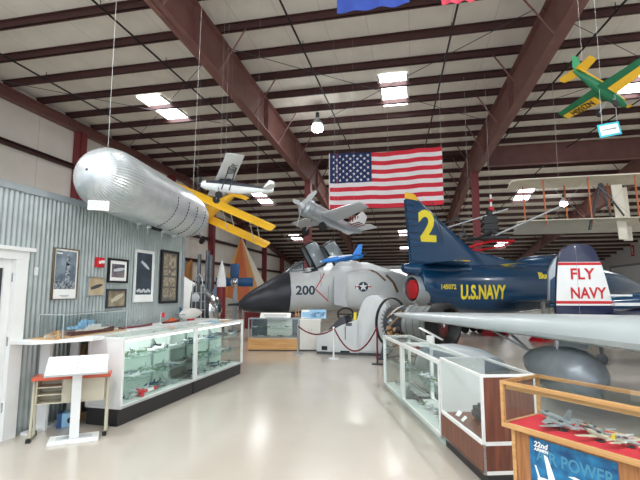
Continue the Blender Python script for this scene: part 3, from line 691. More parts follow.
# ---- ship model inside a perspex box on the counter
Z0 = 1.056
def ship(name, lab, x, y, rz, L, hull, deck, sc=1.0, z=Z0+.012):
    t = thing(name, lab, 'model ship', (x,y,z), rz)
    W = L*.055
    rings = []
    for f, w, zt in ((-.5,.55,.035),(-.42,.9,.032),(-.1,1,.03),(.25,.85,.032),(.42,.4,.04),(.5,.04,.048)):
        X = f*L; ww = W*w; rings.append([Vector((X,-ww*.5,0)),Vector((X,-ww,zt*sc)),Vector((X,ww,zt*sc)),Vector((X,ww*.5,0))])
    b = MB(); b.loft(rings); b.build('hull', hull, t, smooth=False)
    b = MB(); b.bb((-.2*L,-W*.6,.03*sc),(.2*L,W*.6,.05*sc)); b.bb((.02*L,-W*.5,.05*sc),(.14*L,W*.5,.08*sc)); b.bb((-.14*L,-W*.4,.05*sc),(-.03*L,W*.4,.07*sc)); b.build('superstructure', deck, t, smooth=False)
    b = MB(); b.lathe((-.02*L,0,.05*sc),(0,0,1),[(0,.011*sc),(.04*sc,.011*sc)],10); b.lathe((-.09*L,0,.05*sc),(0,0,1),[(0,.01*sc),(.035*sc,.01*sc)],10); b.build('funnel', deck, t)
    b = MB(); b.tube((.06*L,0,.05*sc),(.06*L,0,.13*sc),.002); b.tube((-.13*L,0,.05*sc),(-.13*L,0,.11*sc),.002); b.tube((.06*L,-.02*sc,.11*sc),(.06*L,.02*sc,.11*sc),.0015); b.build('mast', 'dark_grey', t)
    for X in (.3,.24,-.28,-.34):
        b = MB(); b.lathe((X*L,0,.035*sc),(0,0,1),[(0,.014*sc),(.014*sc,.012*sc)],10); s = 1 if X > 0 else -1
        b.tube((X*L,-.004,.043*sc),(X*L+s*.04*sc,-.004,.047*sc),.0016); b.tube((X*L,.004,.043*sc),(X*L+s*.04*sc,.004,.047*sc),.0016); b.build('gun_turret', deck, t)
    return t
AW = PI/2
ship('model_battleship', 'pale grey model battleship in the clear case, behind the dark red hull', -4.17, 5.0, AW, .85, 'grey', 'sky_blue', 1.9)
ship('model_freighter', 'model ship with a dark red hull in front inside the clear case', -4.02, 4.95, AW, .8, 'brown_red', 'off_white', 1.3)
ship('model_boat', 'small pale model boat at the near end of the clear case', -4.1, 4.42, AW, .28, 'off_white', 'tan', .9)
ship('model_tanker', 'long red model ship lying on the counter past the clear case', -4.12, 6.0, AW, .8, 'wine', 'grey', .9, Z0)
ship('model_cruiser', 'red and grey model ship on the counter near the little flag', -4.14, 7.0, AW, .55, 'brown_red', 'orange', .9, Z0)
t = thing('perspex_case', 'clear box case over the ship models on the counter', 'case', (-4.11,4.92,Z0))
b = MB(); b.bb((-.17,-.66,0),(.17,.6,.011)); b.build('case_base', 'tan', t, smooth=False)
b = MB(); h = .27
b.bb((-.165,-.55,.011),(-.161,.58,h)); b.bb((.161,-.55,.011),(.165,.58,h)); b.bb((-.161,-.55,.011),(.161,-.546,h)); b.bb((-.161,.576,.011),(.161,.58,h)); b.bb((-.165,-.55,h),(.165,.58,h+.004)); b.build('cover', 'perspex', t, smooth=False)
for (p, q) in (((.165,-.55,.01),(.165,-.55,h)),((.165,.58,.01),(.165,.58,h)),((-.165,-.55,.01),(-.165,-.55,h)),((.165,-.55,h),(.165,.58,h)),((-.165,-.55,h),(-.165,.58,h)),((.165,-.55,h),(-.165,-.55,h)),((.165,.58,h),(-.165,.58,h))):
    b = MB(); b.tube(p, q, .0035, n=4); b.build('cover_edge', 'pale_grey', t)
for y in (4.33, 4.4):
    b = MB(); b.lathe((-3.97,y,Z0+.012),(0,0,1),[(0,.016),(.05,.013),(.075,.016),(.085,.004)],10); tag(b.build('wooden_bollard', 'tan'), 'little turned wooden post at the near end of the ship case', 'post', 'wooden posts by the ship case')
# small flag and airship models on the counter, farther along
t = thing('table_flag', 'tiny red and white flag on a stick on the counter', 'flag', (-4.08,6.55,Z0))
b = MB(); b.tube((0,0,0),(.0,.03,.2),.003); b.lathe((0,0,0),(0,0,1),[(0,.02),(.01,.018)]); b.build('pole', 'white_paint', t)
b = MB()
for k in range(5): b.bb((-.001,.03,.11+.016*k),(.001,.13,.11+.016*(k+1)-.001))
b.build('cloth', 'glove_red', t, smooth=False)
t = thing('model_airship', 'small white model airship with blue fins on the counter by the wall corner', 'model airship', (-4.1,7.6,Z0))
b = MB(); b.lathe((-.0,-.42,.13),(0,1,0),[(0,.01),(.06,.06),(.2,.095),(.45,.1),(.65,.075),(.8,.03),(.84,.004)],18); b.build('envelope', 'off_white', t)
b = MB(); b.bb((-.02,-.1,.0),(.02,.1,.035)); b.build('stand', 'red', t, smooth=False)
b = MB(); b.prism([(0,-.42,.13),(0,-.42,.27),(0,-.3,.2)], (.004,0,0)); b.prism([(0,-.42,.13),(.12,-.42,.13),(.05,-.3,.13)], (0,0,.004)); b.prism([(0,-.42,.13),(-.12,-.42,.13),(-.05,-.3,.13)], (0,0,.004)); b.build('fin', 'blue', t, smooth=False)
# brochures spread on the far left case
for k, (y, x, m_, rz, lb) in enumerate([(7.15,-3.6,'paper',.3,'white leaflet'),(7.5,-3.62,'sky_blue',-.2,'pale blue leaflet'),(7.75,-3.5,'tan',.5,'brown leaflet'),(8.0,-3.7,'paper',-.4,'white folded sheet')]):
    b = MB(); b.box((x,y,H1+.006),(.2,.28,.008),rz); tag(b.build('leaflet', m_, smooth=False), '%s lying on the glass top of the farther left display case%s' % (lb, (', far end' if k == 3 else '')), 'leaflet')
# ================================================================== RIGHT CASES
AR = math.atan2(-2.6, .77)
f0 = (-.56, 7.62)
def rp(s, d=0, z=0): return put(f0, AR, (s,d,z))
t = quadcase('display_case', 'white-framed glass case with bare glass top, farthest of the right-hand row', f0, AR, 1.14, .46, .86, .06, 'white_paint', 'white_paint', 'mint', (.45,), ('glass','glass'), fw=.04)
t = quadcase('display_case', 'white-framed glass case, between the farthest right-hand case and the brown one', rp(1.15)[:2], AR, 1.6, .46, .86, .06, 'white_paint', 'white_paint', 'mint', (.45,), ('glass','glass'), fw=.045)
f3 = rp(2.78)[:2]
t = quadcase('display_case', 'brown laminate display case with white edges, just beyond the oak case', f3, AR, 1.0, .48, .9, .1, 'white_paint', 'walnut', 'case_black', (), ('white_paint','walnut'), base_h=.24, fw=.022)
b = MB(); b.bb((-.0,-.004,.12),(1.0,.002,.33)); b.build('front_panel', 'walnut', t, smooth=False)
for (s, z, who) in ((.12,.095,'bottom, farthest right-hand case'),(1.2,.095,'bottom, second right-hand case'),(.12,.455,'shelf, farthest right-hand case'),(1.2,.455,'shelf, second right-hand case')):
    n = 5 if s < 1 else 7; stp = (.98 if s < 1 else 1.4)/n
    for k in range(n):
        kd = rr.choice(kinds); cl = rr.choice(['grey','dark_grey','silver','pale_grey','dull_green']); 
        tiny_model(kd, cl, rp(s+.06+stp*(k+.5)-.05, rr.uniform(.19,.26), z), rr.uniform(-.6,.6)+AR+rr.choice((0,.8,2.6)), rr.uniform(.19,.24)*(.72 if kd == 'bomber' else .88), '%s model %s, %s from far end, %s' % (cn[cl], kn[kd], seq[k], who), 'model planes in the right-hand cases')
# dark ship model and cards in the brown case
def in3(p): return put(f3, AR, p)
p = in3((.48,.26,.345))
t = thing('submarine_model', 'dark model vessel with a tall sail on the deck of the brown case', 'model ship', p, AR)
b = MB(); b.lathe((-.3,0,.05),(1,0,0),[(0,.01),(.1,.045),(.45,.05),(.56,.035),(.62,.004)],14); b.build('hull', 'charcoal', t)
b = MB(); b.bb((.08,-.03,.07),(.2,.03,.26)); b.bb((.1,-.02,.26),(.16,.02,.36)); b.bb((-.2,-.035,.08),(.02,.035,.13)); b.bb((-.12,-.02,.13),(-.04,.02,.17)); b.build('tower', 'dark_grey', t, smooth=False)
b = MB(); b.bb((-.2,-.04,0),(-.17,.04,.03)); b.bb((.15,-.04,0),(.18,.04,.03)); b.build('cradle', 'tan', t, smooth=False)
for k, (x, y, rz, w) in enumerate(((.18,.12,.2,'farthest'),(.36,.1,-.1,'middle'),(.8,.12,.15,'nearest'))):
    b = MB(); pp = in3((x,y,.345)); b.prism([Vector(pp)+Matrix.Rotation(AR+rz,3,'Z')@Vector(q) for q in ((-.035,-.02,0),(.035,-.02,0),(.035,.02,.04),(-.035,.02,.04))], (0,0,.004)); tag(b.build('name_card', 'paper', smooth=False), 'white card in the brown case, %s of the three' % w, 'card')
# highlight on the case tops comes from an added polished shape, built further down
# ---- oak case with a red felt deck
P0 = (.54,3.26); AO = math.atan2(2.65-3.26, 1.12-.54)+.0
LO, DO = 1.5, .42
t = thing('oak_case', 'oak display case with a sloping glass box of models on red felt, nearest at right', 'display case', (P0[0],P0[1],0), AO)
zf, zt, fw = .70, 1.0, .022
b = MB()
for (x, y) in ((0,0),(LO-fw,0),(0,DO-fw),(LO-fw,DO-fw)): b.bb((x,y,zf),(x+fw,y+fw,zt))
for y in (0, DO-fw): b.bb((fw,y,zt-fw),(LO-fw,y+fw,zt)); b.bb((fw,y,zf),(LO-fw,y+fw,zf+.03))
for x in (0, LO-fw): b.bb((x,fw,zt-fw),(x+fw,DO-fw,zt)); b.bb((x,fw,zf),(x+fw,DO-fw,zf+.03))
b.bb((fw,.03,zt-.055),(LO-fw,.045,zt-.03)); b.build('frame', 'oak', t, smooth=False)
b = MB(); b.bb((fw,fw,zf+.002),(LO-fw,DO-fw,zf+.02)); b.build('deck', 'oak', t, smooth=False)
b = MB(); b.bb((fw,fw,zf+.02),(LO-fw,DO-fw,zf+.028)); b.build('felt', 'felt', t, smooth=False)
b = MB(); b.bb((fw,.007,zf+.03),(LO-fw,.011,zt-fw)); b.build('front_pane', 'glass', t, smooth=False)
b = MB(); b.bb((.007,fw,zf+.03),(.011,DO-fw,zt-fw)); b.build('end_pane', 'glass', t, smooth=False)
b = MB(); b.bb((fw*.5,fw*.5,zt-.006),(LO-fw*.5,DO-fw*.5,zt+.002)); b.build('top_pane', 'glass', t, smooth=False)
b = MB(); b.bb((fw,DO-.014,zf+.03),(LO-fw,DO-.010,zt-fw)); b.build('back_pane', 'glass', t, smooth=False)
b = MB(); b.bb((.05,.045,0),(LO-.05,DO-.03,zf)); b.build('cabinet', 'oak_v', t, smooth=False)
for xx in (.045, LO-.07):
    b = MB(); b.bb((xx,.038,0),(xx+.025,.06,zf)); b.build('corner_trim', 'oak', t, smooth=False)
# poster on the oak cabinet
t = thing('air_power_poster', 'blue poster of an airliner over the sea stuck on the oak cabinet', 'poster', put(P0, AO, (.17,.044,.3)), AO)
W_, H_ = .52, .375
def pb(b, pts, y=-.0025): return b.prism([(p[0],y,p[1]) for p in pts], (0,-.0006,0))
b = MB(); b.bb((0,-.002,-.25),(W_,0,H_)); b.build('sheet', art_mat('sea_print',(40,130,178),(16,70,116),14,7), t, smooth=False)
b = MB()
for k in range(4): pb(b, [(.0,.1-.07*k),(W_,.06-.07*k),(W_,.045-.07*k),(.0,.09-.07*k)], -.0022)
b.build('wave_print', art_mat('wave_print',(60,160,200),(20,86,130),30), t, smooth=False)
lettering('title', 'AIR POWER', .1, (.045,-.0028,H_-.13), (1,0,0), (0,0,1), mat('pale_blue_ink',(74,142,172),.6), t, sx=.86, bold=.002, off=0)
lettering('number', '22nd', .045, (.03,-.0032,H_-.05), (1,0,0), (0,0,1), 'paper', t, bold=.0015, off=0, shear=.2)
lettering('caption', 'AIRMEN', .026, (.03,-.0032,H_-.075), (1,0,0), (0,0,1), 'paper', t, bold=.001, off=0, shear=.2)
b = MB()
pb(b, [(.05,.145),(.09,.15),(.16,.148),(.22,.125),(.24,.105),(.22,.095),(.14,.115),(.06,.132)], -.0035)
pb(b, [(.12,.135),(.17,.135),(.12,.28),(.095,.29)], -.0036); pb(b, [(.13,.12),(.17,.11),(.15,.02),(.14,.02)], -.0036)
pb(b, [(.05,.14),(.065,.14),(.04,.21),(.03,.21)], -.0036); pb(b, [(.045,.14),(.065,.135),(.06,.09),(.052,.09)], -.0036)
b.build('aeroplane_print', 'paper', t, smooth=False)
b = MB(); pb(b, [(.24,.21),(.28,.22),(.34,.212),(.3,.2)], -.0036); b.build('wing_tip_print', 'paper', t, smooth=False)
b = MB(); pb(b, [(.42,.18),(.46,.186),(.51,.178),(.47,.17)], -.0036); b.build('wing_tip_print', 'paper', t, smooth=False)
t = thing('notice_sheet', 'white paper notice taped to the oak cabinet right of the poster', 'notice', put(P0, AO, (.80,.044,.42)), AO)
b = MB(); b.bb((0,-.002,0),(.21,0,.24)); b.build('sheet', 'paper', t, smooth=False)
# models on the felt
zm = zf+.028
def felt_model(args, u, w, rz, sc, mf, mw, lab, kind, **kw):
    sc *= 1.3; p = put(P0, AO, (u,w,zm+.13*sc)); t = thing('model_'+kind, lab, 'model plane', p, AO+rz, 'models on the red felt')
    a = args(); a.update(kw); model(t, sc, m_f=mf, m_w=mw, stand=.13, **a); return t
felt_model(jet_args, .21,.26, 2.75,.25,'grey','grey','dark grey model jet, leftmost on the red felt','jet')
felt_model(prop_args, .32,.17, 2.9,.19,'silver','silver','silver propeller fighter model with yellow nose, front left of the red felt','fighter', m_nose='yellow')
felt_model(prop_args, .47,.27, 2.5,.16,'silver','silver','silver model fighter behind the front left one on red felt','fighter', m_nose='aero_yellow')
felt_model(bomber_args, .38,.33, .1,.085,'gunmetal','gunmetal','dark model bomber at the back left of the red felt','bomber')
felt_model(bomber_args, .60,.33, 2.9,.085,'pale_grey','pale_grey','pale model bomber at the back middle of the red felt','bomber')
felt_model(prop_args, .55,.16, 2.7,.175,'beige_metal','beige_metal','tan model fighter with yellow fin at the front middle of the felt','fighter', m_fin='yellow', m_nose='aero_yellow')
felt_model(bomber_args, .69,.2, 2.9,.15,'silver','beige_metal','long-winged silver and tan model behind the tan fighter','bomber')
felt_model(jet_args, .8,.3, 2.6,.16,'pale_grey','silver','silver model jet at the right part of the felt','jet')
felt_model(prop_args, .9,.16, 2.8,.175,'beige_metal','beige_metal','tan model fighter at the right edge of the picture on the felt','fighter')
felt_model(bomber_args, 1.14,.22, 2.9,.16,'grey','grey','grey model bomber on the felt beyond the tan fighter, near the right end','bomber')

# ================================================================== BACK CASE + CABINET
BA = .16
t = thing('display_case', 'low glass case with an oak base and mirror back under the jet nose', 'display case', (-4.46,11.42,0), BA)
b = MB(); b.bb((0,0,.03),(1.38,.45,.33)); b.build('base', 'oak', t, smooth=False)
b = MB(); b.bb((.02,.02,0),(1.36,.43,.03)); b.build('plinth', 'case_black', t, smooth=False)
b = MB()
for x in (0,1.355):
    for y in (0,.425): b.bb((x,y,.33),(x+.025,y+.025,.86))
for y in (0,.425): b.bb((0,y,.84),(1.38,y+.025,.865)); b.bb((0,y,.33),(1.38,y+.025,.35))
for x in (0,1.355): b.bb((x,0,.84),(x+.025,.45,.865))
b.build('frame', 'alu', t, smooth=False)
b = MB(); b.bb((.025,.008,.35),(1.355,.012,.84)); b.bb((.01,.01,.858),(1.37,.44,.864)); b.build('pane', 'glass', t, smooth=False)
b = MB(); b.bb((.025,.05,.59),(1.355,.4,.597)); b.build('shelf', 'glass_edge', t, smooth=False)
b = MB(); b.bb((.45,.43,.35),(1.15,.435,.84)); b.build('back_panel', 'white_paint', t, smooth=False)
b = MB(); b.bb((.02,.43,.35),(.44,.435,.84)); b.bb((1.16,.43,.35),(1.36,.435,.84)); b.build('dark_panel', 'gunmetal', t, smooth=False)
for z, w in ((.351,'lower deck'),(.598,'glass shelf')):
    for k in range(7):
        kd = rr.choice(kinds); cl = rr.choice(['grey','dark_grey','dull_green','silver'])
        tiny_model(kd, cl, put((-4.46,11.42), BA, (.14+.18*k,.2,z)), rr.uniform(0,6), .17, '%s model %s, %s from left on the %s, back case' % (cn[cl], kn[kd], seq[k], w), 'model planes in the back case')
t = thing('storage_cabinet', 'plain cream cabinet standing between the back case and the trainer cockpit', 'cabinet', put((-4.46,11.42), BA, (1.4,0,0)), BA)
b = MB(); b.bb((0,0,.03),(.56,.45,.82)); b.build('body', 'off_white', t, smooth=False)
b = MB(); b.bb((.0,-.01,.0),(.56,.44,.04)); b.build('plinth', 'dark_grey', t, smooth=False)
b = MB(); b.bb((-.01,-.01,.82),(.57,.46,.85)); b.build('worktop', 'white_paint', t, smooth=False)
for x in (.01,.285):
    b = MB(); b.bb((x,-.012,.06),(x+.265,0,.8)); d_ = b.build('door', 'off_white', t, smooth=False)
    b = MB(); xx = x+(.23 if x < .1 else .03); b.bb((xx,-.03,.5),(xx+.012,-.012,.6)); b.build('handle', 'alu', d_, smooth=False)
def board(name, lab, cat, P, rz, w, h, tilt, m_, m2=None, txt=None):
    t = thing(name, lab, cat, P, rz); R = Matrix.Rotation(-tilt, 3, 'X')
    b = MB(); b.box(R@Vector((0,0,h/2)),(w,.012,h),R=R); b.build('panel', m_, t, smooth=False)
    if m2: b = MB(); b.box(R@Vector((0,-.008,h*.42)),(w*.9,.002,h*.6),R=R); b.build('print', m2, t, smooth=False)
    if txt:
        b = MB()
        for k in range(txt): b.box(R@Vector((0,-.0095,h*(.25+.5*k/txt))),(w*.75,.001,h*.05),R=R)
        b.build('text_line', 'dark_grey', t, smooth=False)
    b = MB(); b.box((0,.05,.01),(w*.6,.12,.014)); b.build('foot', 'alu', t, smooth=False)
board('info_board', 'long white information board with red text lying on the back case', 'sign', put((-4.46,11.42),BA,(.7,.2,.866)), BA, .85,.2,.9,'paper','paper',3)
board('info_board', 'small pale blue and white card propped between the white board and the blue board', 'sign', put((-4.46,11.42),BA,(1.38+.22,.2,.85)), BA, .36,.26,.5,'paper','sky_blue')
board('info_board', 'pale blue information board with a landscape photo on the cream cabinet', 'sign', put((-4.46,11.42),BA,(1.38+.5,.12,.85)), BA, .46,.27,.5,'sky_blue',art_mat('mountain_print',(180,210,230),(70,120,160),9))
t = thing('model_tower', 'little tan wooden launch tower model on the back case', 'model', put((-4.46,11.42),BA,(1.3,.33,.866)), BA)
b = MB(); b.bb((-.05,-.03,0),(-.03,.03,.2)); b.bb((.03,-.03,0),(.05,.03,.24)); b.bb((-.06,-.04,.08),(.06,.04,.1)); b.build('frame', 'tan', t, smooth=False)

# ================================================================== ROPE BARRIER
def post(P, h, lab, m_='alu', base='alu'):
    t = thing('stanchion', lab, 'stanchion', P)
    b = MB(); b.lathe((0,0,0),(0,0,1),[(0,.13),(.015,.13),(.03,.03),(.04,.02)],20); b.build('base', base, t)
    b = MB(); b.lathe((0,0,.03),(0,0,1),[(0,.02),(h-.05,.02),(h-.04,.028),(h-.02,.028),(h,.01)],12); b.build('pole', m_, t)
def rope(p, q, sag, lab):
    p, q = Vector(p), Vector(q); b = MB()
    b.path([p.lerp(q, k/14)-Vector((0,0,sag*4*(k/14)*(1-k/14))) for k in range(15)], .018, 8); tag(b.build('barrier_rope', 'rope_red'), lab, 'rope')
S0, S1, S2 = (-2.62,10.95), (-1.95,10.55), (-.86,9.95)
post((S1[0],S1[1],0), .72, 'white barrier post standing in front of the grey trainer cockpit', 'white_paint', 'pale_grey')
post((S2[0],S2[1],0), .78, 'dark red barrier post at the corner of the jet engine', 'rope_red', 'dark_grey')
post((-2.98,11.1,0), .72, 'thin steel barrier post in front of the cream cabinet')
rope((-2.97,11.1,.70),(S1[0]-.0,S1[1]+.02,.70), .17, 'dark red rope from the cream cabinet to the white barrier post')
rope((S1[0]+.02,S1[1],.70),(S2[0]-.02,S2[1],.76), .5, 'dark red rope sagging low between the white post and the jet engine')
# ================================================================== TRAINER COCKPIT (grey-white simulator)
t = thing('cockpit_trainer', 'white open cockpit flight trainer with a tall rounded hump behind the yoke', 'simulator', (-2.36,11.25,0), -.04)
prof = [(0,.08),(0,.55),(.1,.66),(.46,.8),(.72,.86),(.9,.93),(.96,1.15),(1.04,1.34),(1.16,1.46),(1.38,1.49),(1.52,1.42),(1.64,1.2),(1.66,.6),(1.62,.08)]
def slab(y0, y1, pr): b = MB(); b.prism([(x,y0,z) for x, z in pr], (0,y1-y0,0)); return b
low = [(0,.06),(0,.54),(.1,.62),(.38,.74),(.38,.06)]
b = slab(0,.95,[(-.17,.06),(-.17,.44),(-.1,.5),(.3,.66),(.3,.06)]); b.build('nose', 'jet_white', t, bevel=.02)
for y0_ in (0,.89):
    b = slab(y0_,y0_+.06,[(.29,.06),(.29,.63),(.5,.74),(.75,.83),(.93,.9),(.93,.06)]); b.build('cockpit_side', 'jet_white', t, smooth=False)
b = MB(); b.bb((.3,.06,.06),(.93,.89,.3)); b.build('cockpit_floor', 'dark_grey', t, smooth=False)
hump = [(.86,.06),(.86,.8),(.9,.93),(.955,1.12),(1.03,1.32),(1.14,1.44),(1.26,1.49),(1.42,1.49),(1.54,1.42),(1.64,1.25),(1.68,1.0),(1.68,.06)]
b = slab(0,.95,hump); b.build('hump', 'pale_grey', t, bevel=.03)
b = slab(-.012,0,[(1.0,.12),(1.0,.98),(1.04,1.15),(1.12,1.3),(1.22,1.38),(1.36,1.4),(1.5,1.33),(1.6,1.18),(1.62,.95),(1.62,.12)]); b.build('side_panel', 'jet_white', t, smooth=False, bevel=.008)
b = MB(); b.bb((.56,-.008,.35),(.8,.0,.74)); b.build('access_panel', 'pale_grey', t, smooth=False)
b = MB(); 
for k in range(4): b.bb((.6,-.014,.83-.02*k-.05),(.76,-.006,.835-.02*k-.04))
b.bb((.58,-.014,.38),(.6,-.006,.7)); b.build('louvre', 'dark_grey', t, smooth=False)
b = MB(); b.bb((-.03,-.006,.1),(.12,.0,.2)); b.bb((.46,-.006,.05),(.7,.0,.1)); b.build('recess', 'black', t, smooth=False)
b = MB(); b.prism([(.08,.05,.56),(.44,.05,.92),(.56,.05,.96),(.6,.05,.78),(.32,.05,.62)], (0,.85,0)); b.build('instrument_hood', 'dark_grey', t, smooth=False)
b = MB(); b.path([(.62,.22+.13*math.cos(a)*.0+0.13*0,.93) for a in (0,1)], .01) if False else None
R = Matrix.Rotation(math.radians(62), 3, 'Y')@Matrix.Rotation(0,3,'Z')
b.path([Vector((.56,.2,1.0))+Matrix.Rotation(math.radians(12),3,'Z')@Vector((.2*math.cos(a),.05*math.cos(a),.16*math.sin(a))) for a in [2*PI*k/24 for k in range(24)]], .022, 8, closed=True)
b.tube((.56,.22,.86),(.5,.4,.7),.02); b.tube((.38,.2,1.0),(.74,.2,1.0),.016); b.build('control_wheel', 'black', t)
b = MB(); b.box((.84,.45,.72),(.12,.5,.6),0); b.bb((.5,.2,.32),(.84,.7,.5)); b.build('seat', 'dark_grey', t, smooth=False, bevel=.02)
b = MB(); b.bb((.79,.1,.8),(.86,.2,1.05)); b.build('harness', 'yellow', t, smooth=False)
b = MB(); b.bb((-.15,-.03,0),(1.66,.98,.06)); b.build('skid_base', 'dark_grey', t, smooth=False)

# ================================================================== JET ENGINE ON STAND
ea = -.62
t = thing('jet_engine', 'stripped jet engine with piping, a dark hoop frame and black exhaust nozzle', 'engine', (-.51,10.95,0), ea)
zc = .84
b = MB(); n = 40; R0 = .6
b.lathe((-.12,0,zc),(1,0,0),[(0,R0-.03),(0,R0),(.06,R0),(.06,R0-.03)], 40, cap=False); b.lathe((-.12,0,zc),(1,0,0),[(0,R0-.03),(.06,R0-.03)], 40, cap=False)
b.build('hoop_frame', 'black', t)
b = MB(); b.lathe((-.1,0,zc),(1,0,0),[(0,.12),(.02,.36),(.1,.42),(.3,.4),(.55,.36)], 28); b.build('compressor_case', 'dark_grey', t)
b = MB()
for k in range(24):
    a = 2*PI*k/24; b.tube((-.11,.1*math.cos(a),zc+.1*math.sin(a)),(-.11,.4*math.cos(a),zc+.4*math.sin(a)),.012,n=4)
b.build('inlet_vane', 'gunmetal', t)
r2 = random.Random(5)
for k in range(40):
    a = r2.uniform(PI*.75, PI*1.75); x = r2.uniform(-.02,.5); rad = .43; c = Vector((x, rad*math.cos(a), zc+rad*math.sin(a)))
    b = MB(); m_ = r2.choice(['brass','alu','dark_grey','black','tan'])
    if k % 2: b.lathe(c,(r2.uniform(-1,1),r2.uniform(-.4,.4),r2.uniform(-.6,.6)),[(0,.03),(.02,.05),(.12,.05),(.14,.02)],10)
    else:
        a1 = a+r2.uniform(-.8,.8); b.path([(x+(q/8)*.2,(rad+.03)*math.cos(a+(a1-a)*q/8),zc+(rad+.03)*math.sin(a+(a1-a)*q/8)) for q in range(9)], .014, 6)
    b.build('pump' if k % 2 else 'fuel_pipe', m_, t)
b = MB(); b.lathe((.5,0,zc),(1,0,0),[(0,.36),(.02,.44),(.06,.44),(.08,.42),(.6,.42),(.62,.44),(.66,.44)], 32, cap=False); b.build('afterburner_case', mat('titanium',(150,156,156),.45,.5), t)
b = MB()
for x in (.12,.3,.5): b.lathe((.5+x,0,zc),(1,0,0),[(0,.423),(.01,.432),(.02,.423)],32,cap=False)
b.build('clamp_band', 'gunmetal', t)
b = MB(); b.lathe((1.14,0,zc),(1,0,0),[(0,.44),(.06,.5),(.3,.5),(.36,.47),(.36,.4),(.2,.33),(.05,.3)], 36, cap=False); b.build('nozzle', 'black', t)
b = MB(); b.lathe((1.2,0,zc),(1,0,0),[(0,.01),(.01,.33),(.06,.32),(.09,.26),(.1,.24),(.1,.05),(.14,.04),(.16,.01)], 30); b.build('turbine_face', 'brown_red', t)
b = MB(); b.lathe((1.3,0,zc),(1,0,0),[(0,.05),(.05,.045),(.07,.01)], 14); b.build('centre_cone', 'alu', t)
b = MB()
for x in (-.07, .9):
    b.box((x,0,.02),(.08,1.0,.04)); b.tube((x,-.45,.03),(x,-.33,zc-.25 if x>0 else zc-.4),.03); b.tube((x,.45,.03),(x,.33,zc-.25 if x>0 else zc-.4),.03)
b.box((.4,-.45,.02),(1.1,.05,.04)); b.box((.4,.45,.02),(1.1,.05,.04)); b.tube((1.3,0,.0),(1.3,0,.36),.06); b.tube((1.3,.0,.3),(1.6,-.1,.5),.02); b.build('stand', 'dark_grey', t)
# white propeller-blade like fin sticking up behind the white case
t = thing('wing_pylon', 'small white T-shaped fairing standing behind the white glass case by the engine', 'fairing', (.24,8.3,0), -.5)
b = MB(); b.bb((-.07,-.02,.0),(.07,.02,.8)); b.build('post', 'white_paint', t, smooth=False)
b = MB(); b.wing((-.24,0,.92),(-.22,.12,.92),(.2,0,.74),(.19,.12,.74),.02,.02); b.build('plate', 'white_paint', t)
# added metal shape that stands in for the curved highlight on the cases
t = thing('highlight_pod', 'polished metal shape added as the curved highlight on the white glass cases', 'highlight shape', (.55,7.1,0), -.9)
b = MB(); b.lathe((-.75,0,.4),(1,0,0),[(0,.05),(.1,.24),(.3,.35),(.7,.4),(1.2,.38),(1.5,.3)],28); b.build('shell', 'alu', t)
b = MB(); b.box((-.3,0,.03),(.08,.6,.06)); b.box((.4,0,.03),(.08,.6,.06)); b.build('cradle', 'dark_grey', t, smooth=False)

# ================================================================== AIRCRAFT "200" (white jet with black radome)
# local +X points to the nose; the camera sees its port side (+Y local)
HN = PI+math.radians(25)
t = thing('white_jet', 'white naval jet fighter with a black nose and the number 200, canopies open', 'aircraft', (-5.98,14.35,0), HN)
tz = 1.32
st = [(-6.75,1.6,.2,.25),(-6.4,1.64,.45,.42),(-5.6,1.74,.74,.62),(-4.6,1.86,.86,.8),(-3.6,1.78,.84,.84),(-2.8,1.7,.78,.8),(-2.2,1.64,.73,.75),(-1.72,1.58,.69,.72)]
white = MB(); white.fuse(st, 32, .92); white.build('fuselage', 'jet_white', t)
b = MB(); b.fuse([(-1.73,1.58,.692,.722),(-1.35,1.5,.64,.66),(-.95,1.38,.55,.54),(-.5,1.26,.42,.4),(-.2,1.18,.28,.26),(-.04,1.14,.13,.12),(0,1.14,.03,.03)], 32, .95); b.build('radome', 'radome', t)
b = MB(); b.tube((0,0,1.14),(.35,0,1.13),.05,.03); b.build('nose_probe', 'black', t)
spb = MB(); spb.fuse([(-2.5,2.15,.3,.25),(-3.0,2.3,.42,.26),(-3.6,2.46,.5,.3),(-4.2,2.4,.52,.3),(-5.2,2.1,.5,.28),(-6.5,1.75,.3,.2)], 24); spb.build('spine', 'jet_white', t)
b = MB(); b.fuse([(-1.3,1.84,.4,.24),(-1.9,2.0,.52,.32),(-2.3,2.14,.55,.26),(-2.7,2.24,.54,.22),(-3.0,2.3,.4,.12)], 24); b.build('anti_glare_panel', 'radome', t)
b = MB(); b.fuse([(-.5,.94,.05,.05),(-.9,.92,.16,.12),(-1.6,.88,.2,.14),(-2.2,.92,.1,.1)], 16); b.build('chin_pod', 'radome', t)
b = MB(); b.fuse([(-1.4,2.08,.1,.05),(-1.7,2.2,.3,.2),(-2.0,2.34,.36,.28),(-2.2,2.36,.38,.32)], 20); b.build('windscreen', 'canopy', t)
b = MB()
for y in (-.3,.3): b.path([(-1.45,y*.5,2.14),(-1.95,y,2.44),(-2.22,y*1.1,2.6)], .018, 5)
b.path([(-2.22,.38*math.cos(a),2.3+.36*math.sin(a)) for a in [PI*k/10 for k in range(11)]], .02, 5); b.build('windscreen_frame', 'dark_grey', t)
